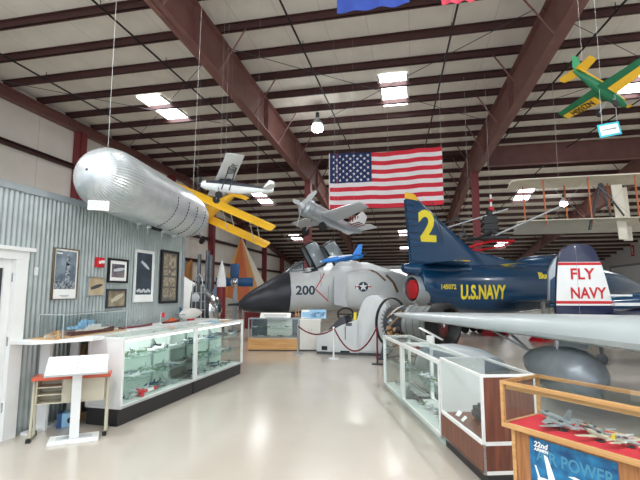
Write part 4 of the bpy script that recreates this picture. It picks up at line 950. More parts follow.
def canopy(x, z, tilt, Lc=.95):
    R = Matrix.Rotation(tilt, 4, 'Y'); T = Matrix.Translation((x,0,z))@R; rings = []
    for f, s_ in ((0,.9),(.12,1),(.5,1.02),(.88,.95),(1,.8)):
        rings.append([Vector((f*Lc, 0.42*s_*math.cos(a), .58*s_*math.sin(a))) for a in [PI*k/12 for k in range(13)]])
    b = MB(); b.loft(rings, cap=False, close=False); inner = [[Vector((p.x,p.y*.93,p.z*.93)) for p in r] for r in rings]; b.loft(inner, cap=False, close=False); b.xf(T); c = b.build('canopy', mat('canopy_shell',(150,160,166),.2,.2), t)
    b = MB(); e = [r[0] for r in rings]+[r[-1] for r in reversed(rings)]; b.path(e, .04, 6, closed=True); b.path(rings[0], .04, 6); b.path(rings[-1], .035, 6); b.xf(T); b.build('canopy_frame', 'black', c)
canopy(-2.65, 2.36, -1.08, .92); canopy(-3.35, 2.46, -1.02, .85)
for x in (-2.6, -3.35):
    b = MB(); b.bb((x-.12,-.22,2.2),(x,.22,2.7)); b.bb((x-.12,-.15,2.7),(x+.05,.15,2.82)); b.bb((x,-.2,2.2),(x+.3,.2,2.4)); b.build('ejection_seat', 'black', t, smooth=False)
    b = MB(); b.tube((x-.1,.15,2.6),(x-.4,.15,2.3),.03); b.tube((x+.02,-.1,2.8),(x+.02,.1,2.8),.03); b.build('seat_fitting', 'beige_metal', t)
ib = MB(); ib.fuse([(-3.5,1.62,.16,.46,.82),(-3.62,1.63,.26,.62,.86),(-4.4,1.68,.36,.72,.86),(-5.6,1.66,.36,.6,.7),(-6.6,1.6,.2,.33,.4)], 28, .8); ib.build('intake', 'jet_white', t)
b = MB(); b.fuse([(-3.47,1.62,.13,.43,.83),(-3.53,1.62,.13,.44,.83)], 24, .8); b.build('intake_mouth', 'gunmetal', t)
b = MB(); b.prism([(-3.15,.98,1.15),(-3.15,.98,2.1),(-3.6,1.0,2.25),(-3.6,1.0,1.05)], (0,.02,0)); b.build('splitter_plate', 'pale_grey', t, smooth=False)
ib2 = MB(); ib2.fuse([(-3.5,1.62,.16,.46,-.82),(-3.62,1.63,.26,.62,-.86),(-4.4,1.68,.36,.72,-.86),(-5.6,1.66,.36,.6,-.7),(-6.6,1.6,.2,.33,-.4)], 28, .8); ib2.build('intake', 'jet_white', t)
# seam bands in brown as on the photo
both = MB(); both.merge(white); both.merge(ib); both.merge(spb)
U_, V_ = (-1,0,0), (0,0,1)
lettering('number', '200', .42, (-1.88,1,1.48), U_, V_, mat('ink_blue',(28,50,72),.5), t, white, sx=1.05, bold=.012)
# red warning chevron
def strip2(pts, w):
    out = MB()
    for (a, c) in zip(pts[:-1], pts[1:]):
        a, c = Vector(a), Vector(c); d = (c-a).normalized(); nn = Vector((-d.y,d.x))*w/2
        N = 10
        for k in range(N):
            p, q = a.lerp(c,k/N), a.lerp(c,(k+1)/N); out.add([(p+nn).to_3d(),(p-nn).to_3d(),(q-nn).to_3d(),(q+nn).to_3d()],[(0,1,2,3)])
    return out
stick('panel_band', strip2([(.0,.5),(.3,.38),(.6,.1)], .07), (-4.35,1,1.85), U_, V_, 'camo_brown', t, both)
stick('panel_band', strip2([(0,.45),(.25,.2),(.42,-.15)], .09), (-5.0,1,1.7), U_, V_, 'camo_brown', t, both)
stick('warning_chevron', strip2([(.34,.55),(0,0),(.48,-.42)], .035), (-2.55,1,1.66), U_, V_, 'red', t, white)
b = MB(); b.add([(0,0,0)],[]) if False else None
for (z, dx) in ((1.45,-3.0),(1.95,-2.75)):
    stick('panel_line', strip2([(0,0),(.0,.5)], .02), (dx,1,z-.2), U_, V_, 'grey', t, white)
# national insignia on the intake side
ox, oz = -4.12, 1.74
stick('insignia_bar', flat([(-.27,-.065),(.27,-.065),(.27,.065),(-.27,.065)],3), (ox,1,oz), U_, V_, mat('ink_blue',(28,50,72),.5), t, ib, off=.004)
stick('insignia_bar', flat([(-.255,-.065),(.255,-.065),(.255,.065),(-.255,.065)],3), (ox,1,oz), U_, V_, 'white_paint', t, ib, off=.008)
stick('insignia_stripe', flat([(-.255,-.02),(.255,-.02),(.255,.02),(-.255,.02)],3), (ox,1,oz), U_, V_, 'red', t, ib, off=.011)
stick('insignia_disc', flat(disc(.17),3), (ox,1,oz), U_, V_, mat('ink_blue',(28,50,72),.5), t, ib, off=.014)
stick('insignia_star', flat(star(.16),2), (ox,1,oz), U_, V_, 'white_paint', t, ib, off=.018)
b = MB(); b.wing((-4.6,-.8,1.3),(-7.0,-.6,1.35),(-6.4,-3.0,1.3),(-7.2,-3.0,1.3),.2,.06); b.build('wing', 'jet_white', t)
for (x, y, r) in ((-.75,0,.28),):
    b = MB(); b.tube((x-.5,0,1.0),(x-.5,0,r),.06); g = b.build('nose_gear', 'white_paint', t)
    for s in (-.14,.14): b = MB(); b.lathe((x-.5,s-.05,r),(0,1,0),[(0,r*.6),(.02,r),(.08,r),(.1,r*.6)],18); b.build('wheel', 'rubber', g)
for s in (-1,1):
    b = MB(); b.tube((-6.2,s*.9,1.2),(-6.2,s*1.0,.35),.08); g = b.build('main_gear', 'white_paint', t); b = MB(); b.lathe((-6.2,s*1.0-.1,.36),(0,1,0),[(0,.2),(.03,.36),(.17,.36),(.2,.2)],20); b.build('wheel', 'rubber', g)
# ================================================================== BLUE NAVY JET (tail "2")
# local +X = nose (away to the right); the camera sees its starboard (-Y) side
HB = math.radians(36)
t = thing('blue_navy_jet', 'dark blue and yellow navy jet with a big 2 on its tall fin', 'aircraft', (.03,14.1,-.0), HB)
st = [(-.05,1.9,.44,.48),(.0,1.85,.48,.52),(.8,1.72,.54,.68),(2.0,1.66,.66,.8),(3.5,1.66,.72,.84),(5.5,1.74,.76,.8),(8,1.84,.74,.74),(9.5,1.8,.55,.55),(11,1.7,.2,.22),(11.4,1.68,.05,.05)]
fb = MB(); fb.fuse(st, 32, .86); fb.build('fuselage', 'navy', t)
b = MB(); b.fuse([(3.9,2.35,.1,.1),(4.6,2.5,.28,.28),(6.2,2.6,.36,.36),(7.6,2.6,.36,.38),(8.6,2.35,.2,.2)], 20); b.build('canopy_fairing', 'navy', t)
# tail shelf above the exhaust
b = MB(); b.fuse([(-.5,2.3,.1,.12),(-.1,2.25,.32,.22),(.9,2.25,.45,.3),(1.8,2.25,.5,.3)], 20); b.build('tail_cone', 'navy', t)
# tail pipe
b = MB(); b.lathe((.05,0,1.66),(-1,0,0),[(-.35,.46),(0,.45),(.22,.43),(.25,.42),(.25,.38),(.05,.36)], 32, cap=False); b.build('tail_pipe', 'alu', t)
b = MB(); b.lathe((-.1,0,1.64),(-1,0,0),[(0,.3),(.08,.3),(.1,.27),(.1,.01)], 28); b.build('exhaust_cover', 'red', t)
# fin
finb = MB(); finb.wing((3.0,0,2.45),(-.25,0,2.3),(.12,0,4.52),(-.36,0,4.58),.2,.06,(0,1,0),steps=6); finb.build('fin', 'navy', t)
b = MB(); b.wing((5.0,0,2.5),(2.2,0,2.42),(2.3,0,2.95),(1.7,0,3.0),.14,.06,(0,1,0)); b.build('dorsal_fillet', 'navy', t)
b = MB(); b.wing((.16,0,4.45),(-.37,0,4.5),(.05,0,4.62),(-.36,0,4.66),.1,.06,(0,1,0)); b.build('fin_tip', 'aero_yellow', t)
b = MB(); b.prism([(-.2,-.06,2.55),(.3,-.075,2.5),(-.1,-.05,4.44),(-.36,-.045,4.46)], (0,.12,0)); rud = b.build('rudder', 'navy', t, smooth=False)
for k in range(8):
    b = MB(); z = 2.75+.22*k; x0 = -.24-.02*k; b.bb((x0,-.08,z),(x0+.38-.01*k,.08,z+.02)); b.build('rudder_rib', 'radome', rud, smooth=False)
b = MB()
b.path([(.62,-.115,4.45),(.95,-.12,3.4),(.98,-.12,3.1)], .014, 4); b.build('hinge_line', 'black', t)
for s in (-1,1):
    b = MB(); b.wing((1.9,s*.3,2.42),(.05,s*.25,2.42),(.35,s*1.75,2.42),(-.25,s*1.75,2.42),.12,.04); b.build('tailplane', 'navy', t)
    b = MB(); b.wing((6.6,s*.5,1.25),(2.6,s*.6,1.28),(4.0,s*2.2,1.33),(2.6,s*2.2,1.33),.2,.06); b.build('wing', 'navy', t)
U_, V_ = (1,0,0), (0,0,1)
lettering('number', '2', 1.35, (.1,-1,3.2), U_, V_, 'yellow', t, finb, sx=1.0, bold=.05, off=.012)
lettering('marking', 'U.S.NAVY', .6, (1.22,-1,1.36), U_, V_, 'yellow', t, fb, sx=.68, bold=.022)
lettering('serial', '145072', .2, (.5,-1,1.66), U_, V_, 'yellow', t, fb, sx=.95, bold=.006)
lettering('script', 'Blue Angels', .3, (4.5,-1,2.02), U_, V_, 'yellow', t, fb, sx=.85, bold=.012, shear=.35)
lettering('small_marking', 'NAVY 2', .12, (3.35,-1,2.42), U_, V_, 'yellow', t, fb, bold=.004)
b = MB(); b.path([(1.2,-.36,2.55),(1.9,-.3,2.57)], .02, 4); b.build('gold_line', 'aero_yellow', t)
for (x, y) in ((4.2,-1.05),(4.2,1.05),(9.2,0)):
    b = MB(); b.tube((x,y,1.3),(x,y,.35),.07); b.tube((x+.5,y,1.25),(x,y,.5),.035); g = b.build('landing_gear', 'white_paint', t)
    b = MB(); b.lathe((x,y-.1,.33),(0,1,0),[(0,.2),(.03,.33),(.17,.33),(.2,.2)],22); b.build('tyre', 'rubber', g)
    b = MB(); b.lathe((x,y-.12,.33),(0,1,0),[(0,.12),(.01,.17),(.23,.17),(.24,.12)],18); b.build('wheel_hub', 'white_paint', g)
def chock(P, rz, lab):
    b = MB()
    for s in (-1,1): 
        R = Matrix.Rotation(rz,3,'Z'); b.prism([Vector(P)+R@Vector(q) for q in ((s*.28,-.22,0),(s*.48,-.22,0),(s*.28,-.22,.2))], R@Vector((0,.44,0)))
    b.tube(Vector(P)+Matrix.Rotation(rz,3,'Z')@Vector((-.3,-.24,.03)), Vector(P)+Matrix.Rotation(rz,3,'Z')@Vector((.3,-.24,.03)), .02)
    tag(b.build('wheel_chock', 'red', smooth=False), lab, 'chock')
def bl(p): return tuple(put((.03,14.1), HB, p))
chock(bl((4.2,-1.05,0)), HB, 'pair of red chocks round the near wheel of the blue jet')
chock(bl((4.2,1.05,0)), HB, 'pair of red chocks round the far wheel of the blue jet')

# ================================================================== BIG PALE WING (aircraft standing out of frame at right)
t = thing('pale_aircraft', 'pale grey aircraft wing with a thick rounded leading edge reaching in from the right', 'aircraft', (3.2,4.2,0))
o_ = Vector((3.2,4.2,0))
def wl(*p): return tuple(Vector(p)-o_)
b = MB(); 
sec = [((-.34,9.2,1.09),(-.45,9.9,1.12),.07),((.1,8.55,1.08),(.45,9.6,1.11),.14),((1.0,7.1,1.08),(1.7,8.9,1.10),.22),((2.15,5.1,1.07),(3.3,8.2,1.10),.32),((3.6,2.55,1.06),(5.4,7.2,1.10),.42)]
prof = [(0,0),(.012,.3),(.045,.52),(.11,.66),(.22,.72),(.42,.66),(.7,.35),(1,.02),(1,-.02),(.7,-.22),(.42,-.3),(.22,-.34),(.11,-.34),(.045,-.32),(.012,-.2)]
rings = []
for le, te, th in sec:
    le, te = Vector(wl(*le)), Vector(wl(*te)); rings.append([le.lerp(te, x)+Vector((0,0,h*th)) for x, h in prof])
le, te = Vector(wl(-.42,9.35,1.1)), Vector(wl(-.5,9.8,1.12)); rings.insert(0, [le.lerp(te, x)+Vector((0,0,h*.03)) for x, h in prof])
wm_ = mat('wing_paint', (176,184,185), .3, noise=.05, nscale=1.5, coat=.2)
b.loft(rings); b.build('wing', wm_, t)
# pylon and tank
b = MB(); b.prism([wl(1.78,6.5,.86),wl(2.12,6.3,.86),wl(2.2,6.35,1.12),wl(1.82,6.55,1.12)], (.05,.07,0)); b.build('pylon', 'alu', t, smooth=False)
b = MB(); b.tube(wl(1.78,6.35,.84), wl(1.78,6.35,1.1), .022); b.build('strut', 'chrome', t)
b = MB(); d = Vector((.2,-1,0)).normalized(); b.lathe(wl(1.75,7.1,.56),d,[(-.45,.02),(-.35,.1),(-.1,.2),(.25,.28),(.55,.31),(.8,.325),(1.0,.31),(1.2,.25),(1.32,.15),(1.36,.02)],30); b.build('drop_tank', mat('tank_grey',(136,144,150),.35,.3,noise=.12,nscale=5), t)
b = MB(); b.tube(wl(1.35,7.6,1.02), wl(1.62,7.15,.72), .02); b.tube(wl(1.1,7.4,1.02), wl(1.62,7.15,.72), .014); b.build('brace', 'alu', t)
b = MB(); b.fuse([(-3,0,.3,.5),(0,0,.8,.9),(3,0,.8,.9)],24); b.xf(Matrix.Translation(wl(6.1,4.6,1.5))@Matrix.Rotation(1.1,4,'Z')); b.build('fuselage', wm_, t)
b = MB(); b.tube(wl(4.0,5.2,0), wl(4.0,5.2,1.1), .07); b.lathe(wl(3.9,5.2,.3),(1,0,0),[(0,.2),(.03,.3),(.17,.3),(.2,.2)],20); b.build('landing_gear', 'alu', t)

# ================================================================== "FLY NAVY" TAIL
t = thing('fly_navy_aircraft', 'midnight blue training aircraft with a white FLY NAVY rudder', 'aircraft', (3.03,10.8,0), .1)
W0, W1 = .0, 1.22
ft = MB()
outl = [(-.02,.9),(.0,1.3),(.05,1.9),(.1,2.3),(.17,2.5),(.32,2.62),(.55,2.66),(.78,2.62),(.9,2.5),(.97,2.3),(1.06,1.9),(1.17,1.3),(1.22,.9)]
def xat(z, side):
    L = [(x, zz) for x, zz in outl]; seq_ = L[:6] if side < 0 else L[8:][::-1]
    for (xa, za), (xb, zb) in zip(seq_[:-1], seq_[1:]):
        if za <= z <= zb: return xa+(xb-xa)*(z-za)/(zb-za)
    return seq_[-1][0]
def band(z0, z1, y, d=.02): 
    n = 5; pts = [(xat(z0+(z1-z0)*k/n,-1), y, z0+(z1-z0)*k/n) for k in range(n+1)]+[(xat(z0+(z1-z0)*k/n,1), y, z0+(z1-z0)*k/n) for k in range(n,-1,-1)]
    b = MB(); b.prism(pts, (0,d,0)); return b
b = MB(); b.prism([(x,-.07,z) for x, z in outl], (0,.14,0)); b.build('rudder', 'midnight', t, bevel=.03)
band(1.28,2.24,-.078).build('white_band', 'white_paint', t, smooth=False)
band(2.17,2.23,-.082).build('red_stripe', 'red', t, smooth=False); band(1.32,1.38,-.082).build('red_stripe', 'red', t, smooth=False)
lettering('marking', 'FLY', .34, (.32,-.08,1.86), (1,0,0), (0,0,1), 'red', t, sx=.95, bold=.008, off=.004)
lettering('marking', 'NAVY', .34, (.3,-.08,1.44), (1,0,0), (0,0,1), 'red', t, sx=.82, bold=.008, off=.004)
b = MB(); b.bb((.47,-.083,1.0),(.475,-.081,2.6)); b.build('hinge_line', 'grey', t, smooth=False)
b = MB(); b.fuse([(-.1,.95,.02,.05),(.3,.95,.1,.14),(1.4,1.0,.2,.2),(4.5,1.2,.5,.45),(7,1.2,.6,.6)], 20); b.build('fuselage', 'midnight', t)
b = MB(); b.wing((2.3,-.05,1.15),(1.0,-.05,1.12),(1.9,-1.6,1.12),(1.2,-1.6,1.12),.1,.05); b.wing((2.3,.05,1.15),(1.0,.05,1.12),(1.9,1.6,1.12),(1.2,1.6,1.12),.1,.05); b.build('tailplane', 'midnight', t)
b = MB(); b.bb((1.15,-.2,1.28),(1.9,-.0,1.34)); b.tube((1.1,-.12,1.5),(1.55,-.12,1.5),.02); b.build('fitting', 'white_paint', t)
b = MB(); b.tube((4.0,0,.9),(4.0,0,.3),.08); b.lathe((4.0,-.1,.3),(0,1,0),[(0,.2),(.03,.3),(.17,.3),(.2,.2)],20); b.build('landing_gear', 'dark_grey', t); b = MB(); b.tube((.9,0,.9),(.9,0,.12),.04); b.lathe((.9,-.05,.12),(0,1,0),[(0,.08),(.02,.12),(.08,.12),(.1,.08)],16); b.build('landing_gear', 'dark_grey', t)
# tail of another aircraft just behind it
t = thing('grey_tail_aircraft', 'grey and blue rounded fin showing just behind the FLY NAVY rudder', 'aircraft', (3.95,13.6,0), .15)
b = MB(); b.prism([(x*1.05,-.06,z*1.02) for x, z in [(-.32,1.3),(-.28,2.1),(-.1,2.45),(.1,2.62),(.35,2.72),(.7,2.72),(1.0,2.5),(1.1,1.3)]], (0,.12,0)); b.build('fin', 'alu', t, bevel=.03)
b = MB(); b.prism([(-.3,-.075,1.3),(-.26,-.075,1.9),(.1,-.075,2.2),(.4,-.075,2.2),(.4,-.075,1.3)], (0,.15,0)); b.build('rudder', 'navy', t, smooth=False)
b = MB(); b.fuse([(-.3,1.2,.03,.05),(.3,1.2,.15,.16),(2,1.25,.3,.3),(4.5,1.3,.5,.5)],18); b.build('fuselage', 'navy', t)
b = MB(); b.tube((3.2,0,1.0),(3.2,0,.3),.07); b.lathe((3.2,-.1,.3),(0,1,0),[(0,.2),(.03,.3),(.17,.3),(.2,.2)],20); b.build('landing_gear', 'dark_grey', t); b = MB(); b.tube((.6,0,1.1),(.6,0,.1),.04); b.lathe((.6,-.05,.1),(0,1,0),[(0,.06),(.02,.1),(.08,.1),(.1,.06)],14); b.build('landing_gear', 'dark_grey', t)
b = MB(); b.lathe((6.6,12.2,.95),(1,0,0),[(0,.05),(.1,.12),(.4,.14),(.5,.1)],12); b.bb((6.5,12.1,0),(7.2,12.5,.82)); tag(b.build('tool_cart', 'yellow', smooth=False), 'yellow tool cart standing behind the blue trainer at the right edge', 'cart')

# ================================================================== HANGING BIPLANE (cream fabric pusher)
t = thing('pusher_biplane', 'antique cream fabric biplane with orange wooden struts hung high at right', 'aircraft', (3.3,15.3,3.7))
def bw(x0, x1, y0, y1, z, name, drop=0):
    b = MB(); prof = [(0,0),(.03,.03),(.2,.075),(.45,.07),(1,.0),(1,-.012),(.45,.04),(.2,.045),(.03,.0)]; rings = []
    for x, k in ((x0,.75),(x0+.12,.93),(x0+.4,1),(x1,1)):
        yc = (y0+y1)/2; rings.append([Vector((x, yc+(p-.5)*(y1-y0)*k+.5*(1-k)*(y1-y0)*.3, z+h*1.4-p*drop)) for p, h in prof])
    b.loft(rings); return b.build(name, 'cream_fabric', t)
bw(.0,9.5,0,1.45,1.55,'upper_wing'); bw(.12,9.5,0,1.45,.17,'lower_wing',.26)
for y, x0 in ((.2,.95),(1.2,.55)):
    for k in range(6):
        b = MB(); b.tube((x0+1.35*k,y,.04),(x0+1.35*k-.05,y,1.56), .026, n=6); b.build('strut', mat('varnished_spruce',(196,110,62),.5), t)
b = MB()
for k in range(5):
    x0 = .95+1.35*k; b.tube((x0,.2,.05),(x0+1.3,.2,1.55),.006,n=4); b.tube((x0,.2,1.55),(x0+1.3,.2,.05),.006,n=4)
b.build('bracing_wire', 'cable', t)
b = MB()
for s in (0,.5):
    b.path([(3.9,-1.0+s,.2),(4.4,-.9+s,.9),(5.2,-.9+s,1.3)], .03, 6); b.path([(3.9,-1.0+s,-.3),(4.6,-.9+s,.0),(5.5,-.9+s,.2)], .03, 6)
for x in (4.2,4.6,5.0): b.tube((x,-.9,-.1),(x+.05,-.9,1.0),.022)
b.build('nose_frame', 'orange', t)
for k, x in enumerate((3.15,3.5)):
    b = MB(); b.prism([(x,.5+.5*k,-.45),(x+.26,.5+.5*k,-.45),(x+.2,.5+.5*k,1.35),(x-.12,.5+.5*k,1.35)], (0,.04,0)); b.build('rudder', 'cream_fabric', t, smooth=False)
b = MB(); b.tube((2.6,.3,1.25),(2.2,.2,-.15),.05); b.tube((2.65,.3,1.3),(3.3,.4,.3),.03); b.tube((2.65,.3,1.3),(2.9,.3,.2),.03); b.ball((2.65,.3,1.3),.09,8); b.build('engine_mount', 'dark_grey', t)
b = MB()
for x in (1.5,5.5,8):
    b = MB(); b.tube((x,.6,1.6),(x,.6,5.5),.005,n=4); b.build('hanging_wire', 'cable', t)

# ================================================================== GYROCOPTER hung by the right column
t = thing('gyrocopter', 'small open gyrocopter with black engine and red tube keel by the right column', 'gyrocopter', (2.45,15.6,3.35))
b = MB(); b.path([(-.95,0,-.42),(-.4,0,-.2),(.1,.0,-.08),(.8,0,-.1)], .05, 8); b.path([(-.95,0,-.42),(-.2,.2,-.35),(.5,.2,-.25),(.8,0,-.1)], .03, 6); b.build('keel', 'red', t)
b = MB(); b.bb((-.15,-.18,.15),(.25,.18,.75)); b.bb((-.2,-.22,.3),(.3,.22,.4)); b.bb((-.2,-.22,.5),(.3,.22,.58)); b.lathe((.05,0,.75),(0,0,1),[(0,.12),(.2,.1),(.25,.05)],12); b.tube((.1,-.2,.2),(-.35,-.25,.0),.05); e = b.build('engine', 'black', t)
b = MB(); b.bb((-.35,-.25,-.02),(.6,.25,.05)); b.tube((-1.0,-.2,-.1),(-.2,-.2,0),.04); b.build('seat_frame', 'black', t, smooth=False)
b = MB(); b.tube((.12,0,.1),(.12,0,1.5),.035); b.build('mast', 'white_paint', t)
b = MB(); b.tube((.12,0,.35),(.12,0,.55),.05); b.ball((.12,0,1.0),.1,10); b.ball((.12,0,1.3),.07,10); b.build('mast_band', 'red', t)
b = MB(); b.tube((-.7,-.1,.0),(-.95,.1,.75),.03); b.tube((-.95,.1,.75),(-2.0,.1,.35),.03); b.tube((-.7,.1,.05),(-.2,.1,.05),.03); b.lathe((-.9,-.05,.15),(0,1,0),[(0,.08),(.06,.08)],14); b.build('steering_frame', 'dark_grey', t)
b = MB(); b.box((-.7,0,.6),(2.8,.14,.03),R=Matrix.Rotation(-.28,3,'Y')); b.tube((.2,-.05,.1),(2.0,-.95,.85),.035,.025); b.build('rotor_blade', 'pale_grey', t, smooth=False)
for (x, z) in ((.1,1.5),(-.6,.5)):
    b = MB(); b.tube((x,0,z),(x,0,5.8),.004,n=4); b.build('hanging_wire', 'cable', t)
b = MB(); b.prism([(-1.55,0,-.25),(-1.25,0,-.35),(-1.3,0,.1),(-1.5,0,.2)],(0,.05,0)); b.build('fin', 'orange', t, smooth=False)

# ================================================================== AIRSHIP
t = thing('silver_airship', 'big pleated silver model airship hanging over the corrugated wall', 'model airship', (-3.93,4.86,3.07))
q0 = Vector((0,0,0)); ax = Vector((-.1,3.0,-.17)); Ln = 3.55
Rm = .47
pr = [(-.31,.02),(-.30,.09),(-.25,.2),(-.16,.31),(-.03,.385),(.15,.415),(.4,.42),(1.2,.42),(1.9,.415),(2.3,.385),(2.5,.33),(2.66,.24),(2.75,.12),(2.78,.02)]
d, u, w = basis(ax); nseg = 120; rings = []
for tt, r in pr:
    fade = max(0, min(1, (0.9-tt)/.9)); rings.append([d*tt+(u*math.cos(2*PI*j/nseg)+w*math.sin(2*PI*j/nseg))*r*(1+(.02*fade if j % 2 else -.012*fade)) for j in range(nseg)])
sm = mat('airship_skin', (206,212,214), .38, .7, noise=.08, nscale=9, bump=.2)
b = MB(); b.loft(rings); b.build('envelope', sm, t)
b = MB(); b.lathe(d*(-.32), d, [(0,.005),(.005,.018),(.02,.02)], 12); b.build('nose_button', 'dark_grey', t)
for tt in (1.2,1.55,1.85,2.15):
    b = MB()
    for k in range(12):
        a0 = -1.35+k*.125; 
        f = lambda a, r=.424: d*(tt)+(u*math.cos(a)+w*math.sin(a))*r
        b.path([f(a0),f(a0+.04),f(a0+.08)], .006, 4)
    b.build('stitch_line', 'black', t)
for (tt, sz) in ((.75,.05),(1.0,.06),(1.4,.05),(1.75,.06)):
    b = MB(); c = d*tt+Vector((.06,0,-.46)); b.ball(c, sz, 8, (.6,1,.5)); b.tube(c, c+Vector((0,0,.06)), .008); b.tube(c+Vector((0,-.02,-.03)), c+Vector((.0,-.02,-.09)), .006); b.build('engine_car', 'alu', t)
b = MB(); b.fuse([(0,0,.01,.01),(.1,0,.04,.03),(.35,0,.04,.03),(.42,0,.01,.01)],10); b.xf(Matrix.Translation(d*1.05+Vector((0,0,-.44)))@Matrix.Rotation(PI/2,4,'Z')); b.build('gondola', 'black', t)
b = MB(); c = d*.0; b.tube(c+Vector((.03,0.02,.39)), (.03,.02,6.1), .0022, n=4); b.tube(d*2.5+Vector((0,0,.36)), (0,2.5,6.1), .002, n=4); b.build('hanging_wire', 'white_paint', t)
t = thing('label_card', 'white typed card hanging below the nose of the silver airship', 'sign', (-3.80,4.66,2.56), .5)
b = MB(); b.bb((-.13,-.003,.03),(.11,.003,.15)); b.build('card', 'paper', t, smooth=False)
b = MB()
for k, (x0, w_) in enumerate(((-.12,.2),(-.12,.21),(-.12,.12),(-.12,.19),(-.12,.15))): b.bb((x0,-.004,.13-.022*k),(x0+w_,-.0032,.136-.022*k))
b.build('text_line', 'grey', t, smooth=False)
b = MB(); b.tube((-.1,0,.15),(-.1,.0,.2),.002,n=4); b.tube((.1,0,.15),(.1,0,.2),.002,n=4); b.build('hanging_wire', 'cable', t)

# ================================================================== HANGING MODEL PLANES
def frame_mtx(C, nose, left):
    X = Vector(nose).normalized(); Y = Vector(left); Y = (Y-X*Y.dot(X)).normalized(); Z = X.cross(Y)
    return Matrix(((X.x,Y.x,Z.x,C[0]),(X.y,Y.y,Z.y,C[1]),(X.z,Y.z,Z.z,C[2]),(0,0,0,1)))
def wires(t, pts, top=9.3):
    mi = t.matrix_world.inverted()
    for p in pts:
        b = MB(); w0 = t.matrix_world@Vector(p); b.tube(p, mi@Vector((w0.x,w0.y,top)), .0016, n=4); b.build('hanging_wire', 'cable', t)
# white and dark blue high-wing model
t = thing('high_wing_model', 'white and dark blue high-wing model plane hung beyond the silver airship', 'model plane', mtx=frame_mtx((-3.95,9.2,3.93), (-.82,-.57,.02), (.57,-.82,.15)))
model(t, 1.7, fus=[(-.5,.02,.012,.03),(-.3,.01,.035,.05),(-.05,0,.055,.08),(.22,0,.06,.085),(.4,0,.05,.06),(.46,0,.03,.035)], wing=((.27,.0,.11),(.03,.0,.11),(.27,.72,.13),(.05,.72,.13),.03,.015), tail=((-.36,.01,.03),(-.5,.01,.03),(-.42,.2,.03),(-.5,.2,.03),.012,.008), fin=((-.36,0,.03),(-.52,0,.0),(-.46,0,.17),(-.54,0,.15),.014), m_f='white_paint', m_w='white_paint', prop=(.47,0,.12,2), gear=[(.24,.1,-.16,.05),(.24,-.1,-.16,.05)], canopy=(.12,.07,.13,.05,.045), m_can='radome', struts=[((.2,.05,-.06),(.17,.4,.11)),((.1,.05,-.06),(.08,.4,.11))])
b = MB(); b.fuse([(x*1.7, z*1.7+h*.42*1.7, w*1.07*1.7, h*.6*1.7) for x, z, w, h in [(-.44,.02,.02,.035),(-.3,.01,.035,.05),(-.05,0,.056,.08),(.22,0,.061,.08),(.4,0,.05,.055)]],14); b.build('blue_stripe', 'radome', t)
for s in (1,):
    lettering('marking', 'NAVY', .22, (.12,.35,.172), (0,1,0), (1,0,0), 'radome', t, sx=.9, bold=.004, off=.0)
wires(t, [(.3,.3,.2),(.3,-.3,.2),(-.5,0,.05)])
# yellow biplane
t = thing('yellow_biplane_model', 'bright yellow model biplane hung nose down behind the silver airship', 'model plane', mtx=frame_mtx((-5.85,11.8,3.95), (-.3,-.75,-.55), (.88,-.1,-.42)))
YS = 2.5
model(t, YS, fus=[(-.5,.0,.015,.03),(-.2,.0,.05,.07),(.1,0,.075,.09),(.3,0,.08,.085)], m_f='aero_yellow', m_w='aero_yellow', tail=((-.4,.01,.02),(-.5,.01,.02),(-.42,.2,.02),(-.5,.2,.02),.012,.01), fin=((-.36,0,.03),(-.5,0,.03),(-.44,0,.16),(-.52,0,.14),.014), gear=[(.3,.12,-.2,.05),(.3,-.12,-.2,.05)])
for nm, z, sp in (('upper_wing',.24,.93),('lower_wing',-.1,.82)):
    for s in (-1,1):
        b = MB(); dx = .06 if z > 0 else -.04
        b.wing(((.14+dx)*YS,0,z*YS),((0+dx)*YS,0,z*YS),((.14+dx)*YS,s*sp*YS,(z+.0)*YS),((.01+dx)*YS,s*sp*YS,(z+.0)*YS),.03*YS,.02*YS); b.build(nm, 'aero_yellow', t)
b = MB()
for s in (-1,1):
    for y in (.32,.68):
        b.tube((.09*YS,s*y*YS,-.09*YS),(.19*YS,s*y*YS,.25*YS),.012); b.tube((-.02*YS,s*y*YS,-.09*YS),(.08*YS,s*y*YS,.25*YS),.012)
b.build('strut', 'off_white', t)
b = MB(); b.lathe((.3*YS,0,0),(1,0,0),[(0,.17),(.06,.2),(.16,.2),(.2,.15)],18); b.build('cowling', 'mint', t)
for s in (1,-1):
    b = MB(); b.lathe((.03*YS,s*.5*YS,-.115*YS),(0,0,-1),[(0,.12),(.012,.12)],20); rd = b.build('roundel', 'bright_blue', t)
    b = MB(); b.lathe((.03*YS,s*.5*YS,-.117*YS-.01),(0,0,-1),[(0,.075),(.012,.075)],20); b.bb((.03,s*.5*YS-.2,-.117*YS-.012),(.12,s*.5*YS+.2,-.117*YS-.002)); b.build('roundel_centre', 'red', t)
wires(t, [(.1,.4,.35),(.1,-.4,.35),(-.9,0,.05)])
